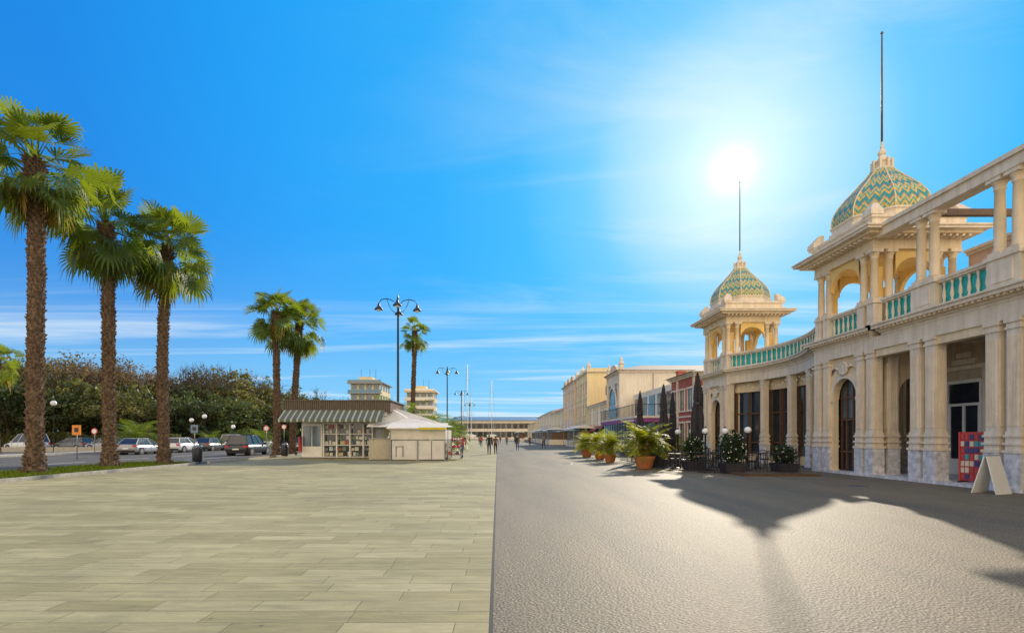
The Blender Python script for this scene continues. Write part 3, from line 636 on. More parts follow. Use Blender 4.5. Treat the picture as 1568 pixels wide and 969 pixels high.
palm('palm_tree',-18.0,42.4,11.7,1.14,(.1,0),44,58,.28)
palm('palm_tree',-17.45,44.6,11.3,1.14,(.5,.1),55,58,.27)
palm('palm_tree',-8.4,52,12.1,.74,(.1,0),66,48,.22)
palm('palm_tree',-43.2,45,8.2,.9,(0,0),77,46,.25)
def feather(b,base,az,el,L,r,nl=16,wd=.30,lw=.035,curl=(.16,.26)):
    p=[];d=el;pos=Vector(base)
    for k in range(8):
        p.append(pos.copy()); st=L/7; pos=pos+Vector((math.cos(az)*math.cos(d),math.sin(az)*math.cos(d),math.sin(d)))*st; d-=r.uniform(*curl)
    side=Vector((-math.sin(az),math.cos(az),0))
    for i in range(7):
        w=side*.012; b.add([p[i]-w,p[i]+w,p[i+1]+w,p[i+1]-w],[(0,1,2,3)])
    for i in range(nl):
        t=.12+.88*i/(nl-1); f=t*6.999; k=min(6,int(f)); q=p[k].lerp(p[k+1],f-k); tg=(p[k+1]-p[k]).normalized()
        ll=wd*L*math.sin(pi*(.12+.82*t))*r.uniform(.85,1.1)+.05
        for s in (-1,1):
            dr=(side*s*.85+tg*.55+Vector((0,0,-.1+r.uniform(-.15,.2)))).normalized(); w=tg*lw
            b.add([q-w*.4,q+w*.4,q+dr*ll*.6+w*.7,q+dr*ll*.6-w*.7,q+dr*ll+Vector((0,0,-.15*ll))],[(0,1,2,3),(3,2,4)])
def feather_palm(name,x,y,trunk,L,n,seed,m=frond):
    r=random.Random(seed); b=B(); b.part('trunk',barkm); b.rev([(.28,0),(.25,trunk*.5),(.26,trunk),(.1,trunk+.15)],(0,0),10)
    b.part('fronds',m)
    for i in range(n):
        el=math.radians(82-75*(i/n)**.9+r.uniform(-8,8)); feather(b,(0,0,trunk),i*2.4,el,L*r.uniform(.8,1.1),r,18,.28,.05)
    return b.finish(name,(x,y,0),single=True)
fp=feather_palm('feather_palm',-36,52,1.2,3.2,40,5)
inst(fp,(-33,60,0),1,.7); inst(fp,(-30,66,0),2,.8)
for x,y,rz,s in ((-8.6,44.5,2,1.5),(-7.0,50,.7,1.15),(-6.2,57,.2,1.2),(-8.5,62,3,1.3),(-7.2,75,4,1.2),(-9,90,4,1.2),(-5.6,68,1.4,.8)): inst(fp,(x,y,0),rz,s)
def potted(x,y,s,seed,L=1.25):
    r=random.Random(seed); b=B(); b.part('pot',pot,True); b.rev([(.30,0),(.34,.05),(.44,.42),(.49,.50),(.49,.60),(.42,.60),(.40,.54)],(0,0),20)
    b.part('stems',barkm)
    hub=[]
    for k in range(4):
        a=k*1.7+seed; q=Vector((.24*math.cos(a),.24*math.sin(a),r.uniform(.95,1.5))); hub.append(q); b.tube([(q.x*.4,q.y*.4,.5),(q.x*.8,q.y*.8,.8),q],[.09,.08,.06],7)
    b.part('leaves',pleaf)
    for i in range(96):
        el=math.radians(84-85*(i/96)**.95+r.uniform(-12,12)); h=hub[i%4]; feather(b,h+Vector((0,0,r.uniform(-.25,.05))),i*2.4,el,r.uniform(.75,1.15)*L,r,14,.26,.028,(.10,.24))
    return b.finish('potted_palm',(x,y,0),r.uniform(0,6),scale=s)
potted(7.25,25.8,1.06,1); potted(7.0,32.5,.82,2); potted(7.15,36.5,.9,3); potted(7.0,41,1.0,4); potted(10.8,33,1.0,7); potted(8.3,29.2,.85,9)
# ---------------------------------------------------------------- broadleaf trees
def tree(name,loc,ht,rad,m,seed,leaves=2600,ls=.24,bare=0):
    r=random.Random(seed); b=B(); b.part('trunk',bark2,True)
    th=ht*.30; b.tube([(0,0,-.1),(.05,0,th*.5),(.1,.05,th)],[.34,.26,.22],8)
    tips=[]
    def br(p,d,l,rd,k):
        pts=[p]; q=p
        for i in range(3):
            d=(d+Vector((r.uniform(-.3,.3),r.uniform(-.3,.3),r.uniform(-.1,.25)))).normalized(); q=q+d*l/3; pts.append(q)
        b.tube(pts,[rd,rd*.8,rd*.6,rd*.4],5); tips.append((q,k))
        if k>0:
            for i in range(3 if not bare else 4): br(pts[r.choice((2,3,3))],(d+Vector((r.uniform(-.9,.9),r.uniform(-.9,.9),r.uniform(-.35,.6)))).normalized(),l*r.uniform(.55,.75),rd*.5,k-1)
    for i in range(6):
        a=i*2.4+r.uniform(-.3,.3); br(Vector((.1,.05,th*r.uniform(.75,1))),Vector((math.cos(a),math.sin(a),r.uniform(.5,1.3))).normalized(),ht*.32,.14,2 if not bare else 3)
    if leaves:
        b.part('foliage',m); cl=[]
        for i in range(58):
            a=r.uniform(0,2*pi); zz=r.uniform(-1,1); k=math.sqrt(max(0,1-zz*zz*.85))*rad*r.uniform(.35,1.2)
            cl.append((Vector((k*math.cos(a),k*math.sin(a),ht*.57+zz*ht*.37*r.uniform(.75,1.2))),r.uniform(.3,1.2)*rad*.26))
        for q,k in tips[::2]:
            if k==0: cl.append((q,rad*.18))
        for i in range(leaves):
            c,cr=r.choice(cl); v=Vector((r.gauss(0,1),r.gauss(0,1),r.gauss(0,1))).normalized()*cr*r.uniform(.5,1.2); v.z*=.75
            p=c+v; n=(v.normalized()+Vector((r.uniform(-.8,.8),r.uniform(-.8,.8),r.uniform(-.5,.9)))).normalized()
            x=n.orthogonal().normalized(); x.rotate(Matrix.Rotation(r.uniform(0,6),3,n)); y=n.cross(x); s=ls*r.uniform(.6,1.4)
            b.add([p-x*s,p-y*s*.55,p+x*s,p+y*s*.55],[(0,1,2,3)])
    return b.finish(name,loc,single=True)
T=[tree('holm_oak_tree',(-42,72,0),7.5,4.4,leafd,1,5600,.18),tree('holm_oak_tree',(-52,80,0),8,4.8,leafo,2,5600,.18),tree('holm_oak_tree',(-38,90,0),8.4,5.0,leafd,3,5600,.18)]
leafy=leafmat('yellow_olive_leaves',(0.11,0.11,0.035),(0.30,0.27,0.05),0.38,0.5)
T.append(tree('olive_tree',(-60,84,0),7.8,4.4,leafy,8,4200,.17))
TB=tree('russet_tree',(-58,76,0),12.5,5.0,leafb,4,3000,.16,1)
TN=tree('bare_tree',(-34,96,0),11,4.0,None,5,0,.2,1)
k=0
for px,Y,top in ((15,66,585),(50,70,570),(95,68,578),(140,70,575),(35,88,552),(75,95,560),(120,100,560),(165,90,565),(215,84,575),(250,80,590),(290,84,578),(325,88,570),(350,84,590),(270,98,572),(395,98,592),(365,104,580),(440,110,604),(470,105,606),(495,108,608),(520,110,612),(545,118,614),(415,96,604),(-30,72,560),(-70,75,560),(-120,80,560),(560,125,620),(585,130,620),(-200,95,560),(-280,110,560),(655,140,642),(675,150,647),(695,160,645),(640,150,632),(190,68,602),(340,78,608),(305,76,614),(235,74,612)):
    X=(px-762)*Y/F; hh=1.6+(668-top)*Y/F; ti=(k*3+k//4)%4; t=T[ti]; q=hh/((7.5,8,8.4,7.8)[ti]*.98)
    inst(t,(X,Y,0),R.uniform(0,6),(q*R.uniform(1.0,1.4),q*R.uniform(1,1.3),q*R.uniform(.85,1.08))); k+=1
inst(TB,((130-762)*72/F,72,0),2,1.0); inst(TB,((185-762)*78/F,78,0),1,1.05); inst(TB,((215-762)*90/F,90,0),3,1.0)
for px,Y,top in ((320,86,548),(290,82,552),(400,96,566),(350,90,560),(380,98,568),(60,72,535),(305,84,555),(335,92,552)):
    inst(TN,((px-762)*Y/F,Y,0),R.uniform(0,6),(1.6+(668-top)*Y/F)/11)
def leafbox(name,x0,x1,y0,y1,h,n,m,seed,ls=.09):
    r=random.Random(seed);b=B();b.part('core',bark2);b.box(x0+.2,x1-.2,y0+.2,y1-.2,0,h*.8);b.part('leaves',m)
    for i in range(n):
        p=Vector((r.uniform(x0,x1),r.uniform(y0,y1),h*math.sqrt(r.random())*r.uniform(.9,1.1)))
        f=r.choice((0,1,2))
        if f==0: p.x=x0+r.uniform(-.1,.2)*1 if r.random()<.5 else x1-r.uniform(-.1,.2)
        elif f==1: p.y=y0+r.uniform(-.1,.2)
        else: p.z=h*(r.uniform(.85,1.12)+.15*math.sin(p.x*.7+p.y))
        nn=Vector((r.gauss(0,1),r.gauss(0,1),r.gauss(0,1))).normalized(); x=nn.orthogonal().normalized(); y=nn.cross(x); s=ls*r.uniform(.6,1.5)
        b.add([p-x*s,p-y*s*.6,p+x*s,p+y*s*.6],[(0,1,2,3)])
    return b.finish(name)
leafbox('hedge',-62,-40,64,66,1.7,6000,leafo,3,.16); leafbox('hedge',-95,-64,68,70.5,2.4,6000,leafd,4,.2); leafbox('hedge',-40,-37,72,110,2.4,6000,leafd,5,.2)
leafbox('hedge',-34,-28,120,124,3.0,4000,leafo,6,.25); leafbox('hedge',-6.8,-5.2,49,70,1.4,5000,leafo,7,.12)
# ---------------------------------------------------------------- lamps
def tall_lamp(x,y):
    b=B(); b.part('post',black,True); b.rev([(.26,0),(.26,.25),(.18,.35),(.16,1.2),(.19,1.25),(.11,1.4),(.10,6),(.075,12.4),(.11,12.45),(.05,12.7),(.08,12.9),(.01,13.3)],(0,0),10)
    for a in (0,pi/2,pi,3*pi/2):
        a+=.15; dx,dy=math.cos(a),math.sin(a)
        b.part('arms',black); b.tube([(dx*r_,dy*r_,z) for r_,z in ((.05,12.3),(.4,12.75),(.9,12.9),(1.35,12.8),(1.55,12.5))],.035,6)
        b.tube([(dx*r_,dy*r_,z) for r_,z in ((.05,11.7),(.45,11.9),(.7,12.3),(.9,12.85))],.025,6)
        b.part('shades',black,True); b.rev([(.03,12.5),(.09,12.42),(.12,12.25),(.34,12.02),(.36,11.97)],(dx*1.55,dy*1.55),12)
        b.part('bulbs',white,True); b.rev([(.2,11.99),(.18,11.9),(.05,11.82)],(dx*1.55,dy*1.55),10)
    return b.finish('street_lamp',(x,y,0),single=True)
tl=tall_lamp(-8.2,43); inst(tl,(-8.3,86,0)); inst(tl,(-9,130,0)); inst(tl,(-9.4,176,0))
globem=mat('frosted_globe',(0.8,0.8,0.78),0.25,.02,2)
def globe_lamp(x,y,h,r=.17,name='globe_lamp'):
    b=B(); b.part('post',black,True); b.rev([(.12,0),(.12,.06),(.05,.12),(.035,.3),(.035,h-r*2-.05),(.09,h-r*2),(.09,h-r*2+.04)],(0,0),10)
    b.part('globe',globem,True); b.rev([(r*math.sin(pi*i/10)+.001,h-r-r*math.cos(pi*i/10)) for i in range(11)],(0,0),16)
    b.part('cap',black,True); b.rev([(.06,h-.03),(.05,h+.03),(.01,h+.08)],(0,0),8)
    return b.finish(name,(x,y,0),single=True)
for px,Y,top in ((1080,24.5,655),(1110,23.5,655),(1145,23,653),(1038,28,657),(1060,27,656)):
    globe_lamp((px-762)*Y/F,Y,1.6+(668-top)*Y/F,.15)
for px,Y,top in ((82,50,613),(313,60,634),(293,66,640),(357,66,650)):
    globe_lamp((px-762)*Y/F,Y,1.6+(668-top)*Y/F,.26,'park_globe_lamp')
# ---------------------------------------------------------------- umbrellas
def umbrella(x,y,h,w=.28,m=cloth):
    b=B(); b.part('pole',black,True); b.rev([(.35,0),(.35,.08),(.04,.1),(.035,h)],(0,0),10)
    b.part('folded_canopy',m,False); rings=[];r=random.Random(int(x*100))
    for t,k in ((0,.5),(.04,.8),(.15,1),(.35,.95),(.5,.72),(.56,.62),(.62,.75),(.8,.55),(.95,.25),(1,.1)):
        z=h*.28+(h*.72)*t; rings.append([(w*k*(1 if i%2 else .62)*r.uniform(.85,1.15)*math.cos(2*pi*i/16),w*k*(1 if i%2 else .62)*math.sin(2*pi*i/16),z) for i in range(16)])
    b.loft(rings); b.part('strap',black); b.rev([(w*.72,h*.28+h*.72*.54),(w*.72,h*.28+h*.72*.57)],(0,0),12)
    return b.finish('closed_parasol',(x,y,0))
for px,Y,top in ((1068,25.5,570),(1016,30,588),(980,33,598),(1030,31,600)):
    umbrella((px-762)*Y/F,Y,1.6+(668-top)*Y/F,.30 if Y<27 else .26)
# ---------------------------------------------------------------- cafe furniture
def chair():
    b=B(); b.part('frame',black)
    for x in (-.2,.2):
        b.tube([(x,-.2,0),(x,-.18,.45)],.016,6); b.tube([(x,.22,0),(x,.18,.45),(x,.24,.85)],.016,6)
    b.box(-.22,.22,-.2,.2,.44,.47); b.tube([(-.2,.24,.85),(0,.27,.9),(.2,.24,.85)],.018,6)
    for x in (-.12,-.04,.04,.12): b.tube([(x,.19,.47),(x,.25,.87)],.009,4)
    b.tube([(-.22,.2,.66),(-.25,-.1,.67),(-.22,-.18,.45)],.014,5); b.tube([(.22,.2,.66),(.25,-.1,.67),(.22,-.18,.45)],.014,5)
    return b.finish('cafe_chair',(0,-200,0),single=True)
def table():
    b=B(); b.part('t',black); b.rev([(.22,0),(.22,.03),(.03,.06),(.03,.7),(.05,.71)],(0,0),12); b.part('top',wood); b.rev([(.36,.71),(.36,.745)],(0,0),18)
    return b.finish('cafe_table',(0,-200,0),single=True)
ch=chair(); tb=table(); first=True
for i,(x,y) in enumerate(((9.2,23.5),(11.6,24.4),(13.2,24.4),(9.0,26.5),(11.2,27.2),(13.2,26.5),(13,28.5),(9.5,30),(11.8,31),(8.9,33),(10.8,34.5),(12.8,33),(10.9,25.8))):
    t=tb if first else inst(tb,(0,0,0)); t.location=(x,y,0.0)
    for j in range(3 if i%2 else 2):
        a=R.uniform(0,6) if j==0 else a+2.2
        c=ch if first and j==0 else inst(ch,(0,0,0)); c.location=(x+.62*math.cos(a),y+.62*math.sin(a),0); c.rotation_euler=(0,0,a-pi/2)
    first=False
b=B(); b.part('rails',black)
def rail(p,q):
    a=Vector((*p,0));c=Vector((*q,0));n=int((c-a).length/.14)
    for i in range(n+1):
        v=a.lerp(c,i/n); b.box(v.x-.008,v.x+.008,v.y-.008,v.y+.008,.06,.9)
    for z in (.08,.9): b.tube([(a.x,a.y,z),(c.x,c.y,z)],.018,5)
rail((8.2,23.2),(8.0,34)); rail((8.2,23.2),(9.6,22.4)); rail((11,22.2),(12.6,22))
b.finish('cafe_railing')
b=B(); b.part('deck',wood); b.box(9.9,13.0,21.0,24.8,0.0,.07)
for i in range(19): b.box(9.92+i*.162,10.06+i*.162,20.98,24.82,.07,.085)
b.finish('timber_deck')
def planter_shrub(x,y,h,rad,seed,n=1800,m=shrub):
    r=random.Random(seed); b=B(); b.part('planter',cloth); b.loft([[(s*.36,t*.36,0) for s,t in ((-1,-1),(1,-1),(1,1),(-1,1))],[(s*.44,t*.44,.45) for s,t in ((-1,-1),(1,-1),(1,1),(-1,1))]])
    b.part('stems',bark2)
    for i in range(7): a=i*.9; b.tube([(0,0,.4),(rad*.3*math.cos(a),rad*.3*math.sin(a),h*.6),(rad*.6*math.cos(a),rad*.6*math.sin(a),h*.88)],[.025,.02,.008],5)
    b.part('foliage',m)
    for i in range(n):
        v=Vector((r.gauss(0,1),r.gauss(0,1),r.gauss(0,1))).normalized()*r.uniform(.55,1.05); lump=1+.22*math.sin(v.x*7+seed)*math.cos(v.z*6+v.y*5)
        p=Vector((v.x*rad*lump,v.y*rad*lump,.4+(h-.4)*(.52+.5*v.z*lump)))+Vector((r.uniform(-.08,.08),r.uniform(-.08,.08),r.uniform(-.08,.08)))
        nn=Vector((r.gauss(0,1),r.gauss(0,1),r.gauss(0,1))).normalized(); xx=nn.orthogonal().normalized(); yy=nn.cross(xx); s=r.uniform(.04,.085)
        b.add([p-xx*s,p-yy*s*.5,p+xx*s,p+yy*s*.5],[(0,1,2,3)])
    b.part('flowers',white)
    for i in range(40):
        v=Vector((r.gauss(0,1),r.gauss(0,1)-.5,r.gauss(0,1))).normalized(); p=Vector((v.x*rad*1.03,v.y*rad*1.03,.4+(h-.4)*(.52+.5*v.z)))
        b.add([p+Vector((-.03,0,0)),p+Vector((0,0,.03)),p+Vector((.03,0,0)),p+Vector((0,0,-.03))],[(0,1,2,3)])
    return b.finish('planter_shrub',(x,y,0))
planter_shrub(10.15,22.6,1.75,.58,1); planter_shrub(9.3,24.8,1.6,.5,2); planter_shrub(12.4,22.6,1.2,.42,3); planter_shrub(8.4,27.5,1.3,.45,4)
b=B(); b.part('boards',white)
b.add([(-.35,-.25,0),(.35,-.25,0),(.30,0,1.05),(-.30,0,1.05),(-.35,-.22,0),(.35,-.22,0),(.3,.03,1.05),(-.3,.03,1.05)],[(0,1,2,3),(7,6,5,4),(0,3,7,4),(1,5,6,2),(3,2,6,7),(0,4,5,1)])
b.add([(-.35,.32,0),(.35,.32,0),(.30,.05,1.05),(-.30,.05,1.05),(-.35,.35,0),(.35,.35,0),(.3,.08,1.05),(-.3,.08,1.05)],[(0,1,2,3),(7,6,5,4),(0,3,7,4),(1,5,6,2),(3,2,6,7),(0,4,5,1)])
b.part('hinge',steel); b.box(-.28,.28,0,.09,1.04,1.07)
b.finish('a_board_sign',(13.95,14.7,0),.35)
b=B(); b.part('rack',redp); b.box(-.06,.0,-.55,.55,.15,1.75); b.box(-.12,-.06,-.55,-.5,.1,1.75); b.box(-.12,-.06,.5,.55,.1,1.75); b.part('feet',black); b.box(-.3,.3,-.5,-.44,.1,.15); b.box(-.3,.3,.44,.5,.1,.15)
cm=[mat('card_'+n,c,.5,.05) for n,c in (('teal',(.05,.35,.4)),('cream',(.7,.6,.45)),('red',(.5,.06,.05)),('navy',(.04,.06,.2)))]
r=random.Random(3)
for i in range(7):
    for j in range(8):
        c=r.choice(cm+[cm[2]]); b.part(c.name,c); y=-.46+j*.125; z=.2+i*.215; b.box(-.09,-.06,y,y+.1,z,z+.17)
b.finish('postcard_rack',(15.6,16.85,0),.45)
# ---------------------------------------------------------------- news kiosk
b=B()
b.part('walls',mat('kiosk_cream_panel',(0.62,0.58,0.46),.6,.08,2)); b.box(-14.1,-8.2,37.7,41.5,0,3.05)
b.part('white_cabinet',white); b.box(-14.05,-12.6,37.45,37.7,.1,2.5)
b.part('cabinet_glass',glassb); b.box(-13.95,-13.35,37.42,37.45,.9,2.35); b.box(-13.28,-12.7,37.42,37.45,.9,2.35)
b.part('plinth',roofg); b.box(-14.15,-8.15,37.4,41.6,0,.12)
b.part('roof_fascia',wood); b.box(-15.2,-7.6,37.0,42.3,3.35,4.1)
b.part('roof_slats',mat('dark_bronze_slats',(0.10,0.075,0.055),.5,.2,5))
for i in range(50): b.box(-15.2+i*.152,-15.1+i*.152,36.94,37.0,3.36,4.08)
b.box(-15.3,-7.5,36.9,42.4,4.1,4.18)
b.part('soffit',white); b.box(-14.9,-7.9,37.1,42,3.05,3.35)
aw=mat('awning_grey_green',(0.13,0.15,0.12),.8,.1,3,spec=.2); aw2=mat('awning_pale_stripe',(0.42,0.44,0.38),.8,.1,3,spec=.2)
x=-15.1;i=0
while x<-8.0:
    wd=.30 if i%2 else .12
    b.part('awning_dark' if i%2 else 'awning_light',aw if i%2 else aw2)
    b.add([(x,37.02,3.5),(x+wd,37.02,3.5),(x+wd,35.9,2.78),(x,35.9,2.78),(x+wd,35.9,2.6),(x,35.9,2.6)],[(0,1,2,3),(3,2,4,5)]); x+=wd; i+=1
b.part('awning_arms',steel)
for x in (-15,-12.5,-10,-8.3): b.tube([(x,37.6,2.7),(x,35.92,2.76)],.02,5)
b.part('shelf_frames',white)
for x in (-12.45,-11.5,-10.55,-9.6,-8.95): b.box(x-.04,x+.04,37.28,37.7,.1,2.5)
for z in (.12,.95,1.75,2.5): b.box(-12.45,-8.95,37.30,37.7,z,z+.05)
b.part('case_back',glass); b.box(-12.4,-9.0,37.62,37.66,.15,2.5)
r=random.Random(9)
mg=[mat('magazine_'+n,c,.4,.1,5) for n,c in (('red',(.35,.10,.08)),('blue',(.14,.20,.30)),('yellow',(.5,.42,.22)),('white',(.62,.60,.55)),('green',(.16,.24,.16)),('pink',(.45,.32,.30)),('dark',(.06,.06,.07)))]
for z in (.22,.58,1.02,1.38,1.84,2.16):
    x=-12.38
    while x<-9.15:
        w=r.uniform(.14,.34)
        if r.random()<.72:
            m=r.choice(mg+[mg[3]]*6+[mg[6]]*2); b.part(m.name,m); b.box(x,x+w,37.56,37.60,z,z+r.uniform(.2,.3))
        x+=w+r.uniform(.02,.1)
b.part('shutter_door',steel); b.box(-8.85,-8.3,37.64,37.7,.1,2.4)
b.part('notice_board',redp); b.box(-14.08,-14.0,36.9,37.4,.5,1.6)
b.finish('news_kiosk')
b=B(); b.part('canopy',mat('stall_canvas',(0.70,0.66,0.58),.8,.08,2,.15,8,spec=.2))
b.loft([[(-9.0,35.8,2.25),(-3.4,35.8,2.25),(-3.4,40.5,2.35),(-9.0,40.5,2.35)],[(-8.2,38,3.9),(-6.6,38,2.95),(-6.6,39,2.95),(-8.2,39,3.9)]],True,True)
b.box(-7.2,-3.5,34.5,35.79,2.02,2.12); b.loft([[(-7.3,34.3,2.1),(-3.4,34.3,2.1),(-3.4,35.9,2.45),(-7.3,35.9,2.45)],[(-7.3,34.3,2.16),(-3.4,34.3,2.16),(-3.4,35.9,2.52),(-7.3,35.9,2.52)]])
b.part('front_panels',mat('stall_white_panels',(0.60,0.58,0.54),.5,.1,2))
for x0,x1 in ((-7.0,-5.35),(-5.25,-3.55)): b.box(x0,x1,34.62,34.7,.08,1.35)
b.part('side_valances',mat('stall_canvas_b',(0.60,0.56,0.49),.8,.1,2)); b.box(-7.05,-3.5,34.55,34.6,1.40,2.05); b.box(-3.55,-3.5,34.6,39.5,1.40,2.05)
b.part('yellow_trim',mat('yellow_fabric',(.6,.48,.05),.8)); b.box(-5.2,-3.4,34.28,34.3,2.05,2.2)
b.part('frame',steel)
for x in (-7.1,-5.3,-3.5):
    for y in (34.6,36.6,39.6): b.box(x-.035,x+.035,y-.035,y+.035,0,2.1)
b.part('side_cabinet',mat('beige_cabinet',(0.42,0.37,0.27),.6,.1,2)); b.box(-8.7,-7.2,35.3,36.5,.05,1.45); b.box(-3.6,-3.5,34.8,39,.05,1.35)
b.part('cabinet_top',steel); b.box(-8.75,-7.15,35.25,36.55,1.45,1.5)
b.part('panel_marks',wood); b.box(-6.3,-6.24,34.6,34.62,.25,.95); b.box(-6.75,-6.24,34.6,34.62,.91,.95); b.box(-6.75,-6.70,34.6,34.62,.25,.95); b.box(-4.4,-4.36,34.6,34.62,.1,1.33)
b.finish('market_stall')
r=random.Random(5)
b=B(); b.part('stand',steel)
for x in (-3.3,-2.5):
    for y in (34.9,36.2): b.box(x-.02,x+.02,y-.02,y+.02,0,1.4)
for z in (.35,.8,1.25): b.box(-3.35,-2.45,34.85,36.25,z,z+.03)
for z in (.38,.83,1.28):
    for k in range(14):
        m=r.choice(mg+[redp,redp]); b.part(m.name,m,True); x=r.uniform(-3.25,-2.55);y=r.uniform(34.9,36.1);q=r.uniform(.06,.12)
        b.rev([(q*.3,z),(q,z+q*.6),(q*.9,z+q*1.3),(q*.4,z+q*1.9)],(x,y),8)
b.finish('souvenir_stand')
def bin_(x,y):
    b=B(); b.part('body',black,True); b.rev([(.24,.08),(.26,.12),(.28,.85),(.26,.9)],(0,0),14); b.part('lid',steel,True); b.rev([(.27,.92),(.2,1.05),(.02,1.1)],(0,0),14); b.part('post',black); b.box(-.03,.03,.24,.3,0,1.2); return b.finish('litter_bin',(x,y,0))
bin_((302-762)*31.5/F,31.5); bin_((436-762)*41/F,41)
def sign(x,y,h,m,kind):
    b=B(); b.part('pole',steel,True); b.rev([(.03,0),(.03,h)],(0,0),8); b.part('plate',m)
    if kind=='round':
        b.M=Matrix.Translation((0,-.04,h-.3))@Matrix.Rotation(pi/2,4,'X'); b.rev([(.3,0),(.3,.02)],(0,0),20); b.part('face',white); b.rev([(.21,.02),(.21,.025)],(0,0),20); b.M=None
    else: b.box(-.3,.3,-.06,-.03,h-.7,h-.02); b.part('symbol',black); b.box(-.15,.15,-.065,-.06,h-.5,h-.2)
    return b.finish('traffic_sign',(x,y,0))
orange=mat('orange_sign_paint',(.75,.25,.03),.5)
sign((118-762)*36/F,36,2.4,orange,'sq'); sign((145-762)*50/F,50,2.4,redp,'round'); sign((408-762)*52/F,52,2.7,redp,'round'); sign((298-762)*44/F,44,2.6,mg[1],'sq'); sign((435-762)*60/F,60,3,redp,'round')
b=B(); b.part('w',black)
for z0,z1,x1 in ((9.5,2.6,-8.5),(10.5,6.0,-17)):
    a=Vector((-45,40,z0));c=Vector((x1,45,z1)); b.tube([a.lerp(c,t/16)+Vector((0,0,-3.2*4*(t/16)*(1-t/16)*.5)) for t in range(17)],.012,4)
b.finish('overhead_cable')
# ---------------------------------------------------------------- cars
tyre=mat('tyre_rubber',(0.015,0.015,0.015),.8); rim=mat('wheel_rim',(0.45,0.45,0.46),.3,metal=.8); red_l=mat('tail_lamp',(0.55,0.02,0.02),.2); head_l=mat('head_lamp',(0.7,0.72,0.75),.1); platem=mat('number_plate',(.75,.75,.7),.4)
def car(paint,x,y,rz,L=4.3,W=1.78,Ht=1.5,suv=True):
    b=B(); w=W/2; cl=.20; belt=.92 if suv else .84
    def ring(y,wb,z0,z1,top):
        return [(-wb*.9,y,z0),(wb*.9,y,z0),(wb,y,z0+.12),(wb*1.0,y,(z0+z1)/2),(wb*.96,y,z1),(wb*.82,y,top),(0,y,top+.03),(-wb*.82,y,top),(-wb*.96,y,z1),(-wb,y,(z0+z1)/2),(-wb,y,z0+.12)]
    h=L/2; b.part('body',paint,True)
    st=[(-h,w*.86,.42,.62,.70),(-h+.06,w*.93,.28,.82,.90),(-h+.3,w*.99,cl,belt,belt+.05),(-h*.45,w,cl,belt,belt+.06),(0,w,cl,belt-.01,belt+.05),(h*.42,w,cl,belt-.03,belt+.03),(h*.62,w*.99,cl,belt-.08,belt-.01),(h-.25,w*.95,cl,.68,.76),(h-.05,w*.86,.28,.6,.66),(h,w*.76,.36,.5,.56)]
    b.loft([ring(*s) for s in st])
    b.part('roof',paint,True); zb=belt+.04; rt=Ht
    yb0,yb1=-h+.12,h*.48; yr0,yr1=-h+(.42 if suv else .75),h*.10
    b.loft([[(-w*.68,yr0,rt-.05),(w*.68,yr0,rt-.05),(w*.70,yr1,rt-.04),(-w*.70,yr1,rt-.04)],[(-w*.62,yr0+.06,rt),(w*.62,yr0+.06,rt),(w*.62,yr1-.12,rt),(-w*.62,yr1-.12,rt)]])
    b.part('windows',glass)
    b.loft([[(-w*.90,yb0,zb),(w*.90,yb0,zb),(w*.90,yb1,zb-.03),(-w*.90,yb1,zb-.03)],[(-w*.685,yr0+.01,rt-.052),(w*.685,yr0+.01,rt-.052),(w*.70,yr1-.005,rt-.045),(-w*.70,yr1-.005,rt-.045)]])
    b.part('pillars',paint)
    for s in (-1,1):
        for t in (0,.36,.70,1):
            ya=yb0+(yb1-yb0)*t; yc=yr0+(yr1-yr0)*t
            b.tube([(s*w*.905,ya,zb),(s*w*.70,yc,rt-.05)],[.045,.035],5)
    b.part('arches',tyre)
    for s in (-1,1):
        for yy in (-h+.78,h-.82):
            b.M=Matrix.Translation((s*(w-.19),yy,.32))@Matrix.Rotation(pi/2,4,'Y'); b.rev([(.39,-.205),(.39,.205)],(0,0),20)
            b.part('tyres',tyre,False); b.rev([(.28,-.215),(.32,-.20),(.33,0),(.32,.20),(.28,.215)],(0,0),20)
            b.part('rims',rim); b.rev([(.2,-.22),(.21,-.218),(.21,.218),(.2,.22)],(0,0),12)
            b.M=None; b.part('arches',tyre)
    b.part('bumpers',tyre); b.box(-w*.84,w*.84,-h-.03,-h+.3,.26,.42); b.box(-w*.74,w*.74,h-.3,h+.02,.24,.36)
    b.part('door_seams',tyre)
    for s in (-1,1):
        for yy in (-h*.38,h*.02,h*.40): b.box(s*(w+.002)-.004,s*(w+.002)+.004,yy-.008,yy+.008,.3,belt)
    b.part('tail_lamps',red_l)
    for s in (-1,1): b.box(s*w*.78-.14,s*w*.78+.14,-h-.01,-h+.12,.70,.86)
    b.part('head_lamps',head_l)
    for s in (-1,1): b.box(s*w*.66-.16,s*w*.66+.16,h-.14,h+.0,.52,.64)
    b.part('grille',black); b.box(-w*.4,w*.4,h-.1,h+.02,.44,.56)
    b.part('plates',platem); b.box(-.26,.26,-h-.045,-h-.02,.50,.61); b.box(-.26,.26,h+.02,h+.035,.36,.45)
    b.part('mirrors',paint)
    for s in (-1,1): b.box(s*(w+.08)-.08,s*(w+.08)+.08,h*.36-.06,h*.36+.06,belt+.02,belt+.17)
    return b.finish('parked_car',(x,y,-.004),rz,single=True)
def paint(n,c): return mat('car_paint_'+n,c,.25,.02,1,spec=.5)
pk=paint('charcoal',(.03,.032,.036));ps=paint('silver',(.35,.36,.38));pw=paint('white',(.7,.7,.7));pg=paint('grey',(.12,.13,.14));pb=paint('blue',(.05,.09,.18))
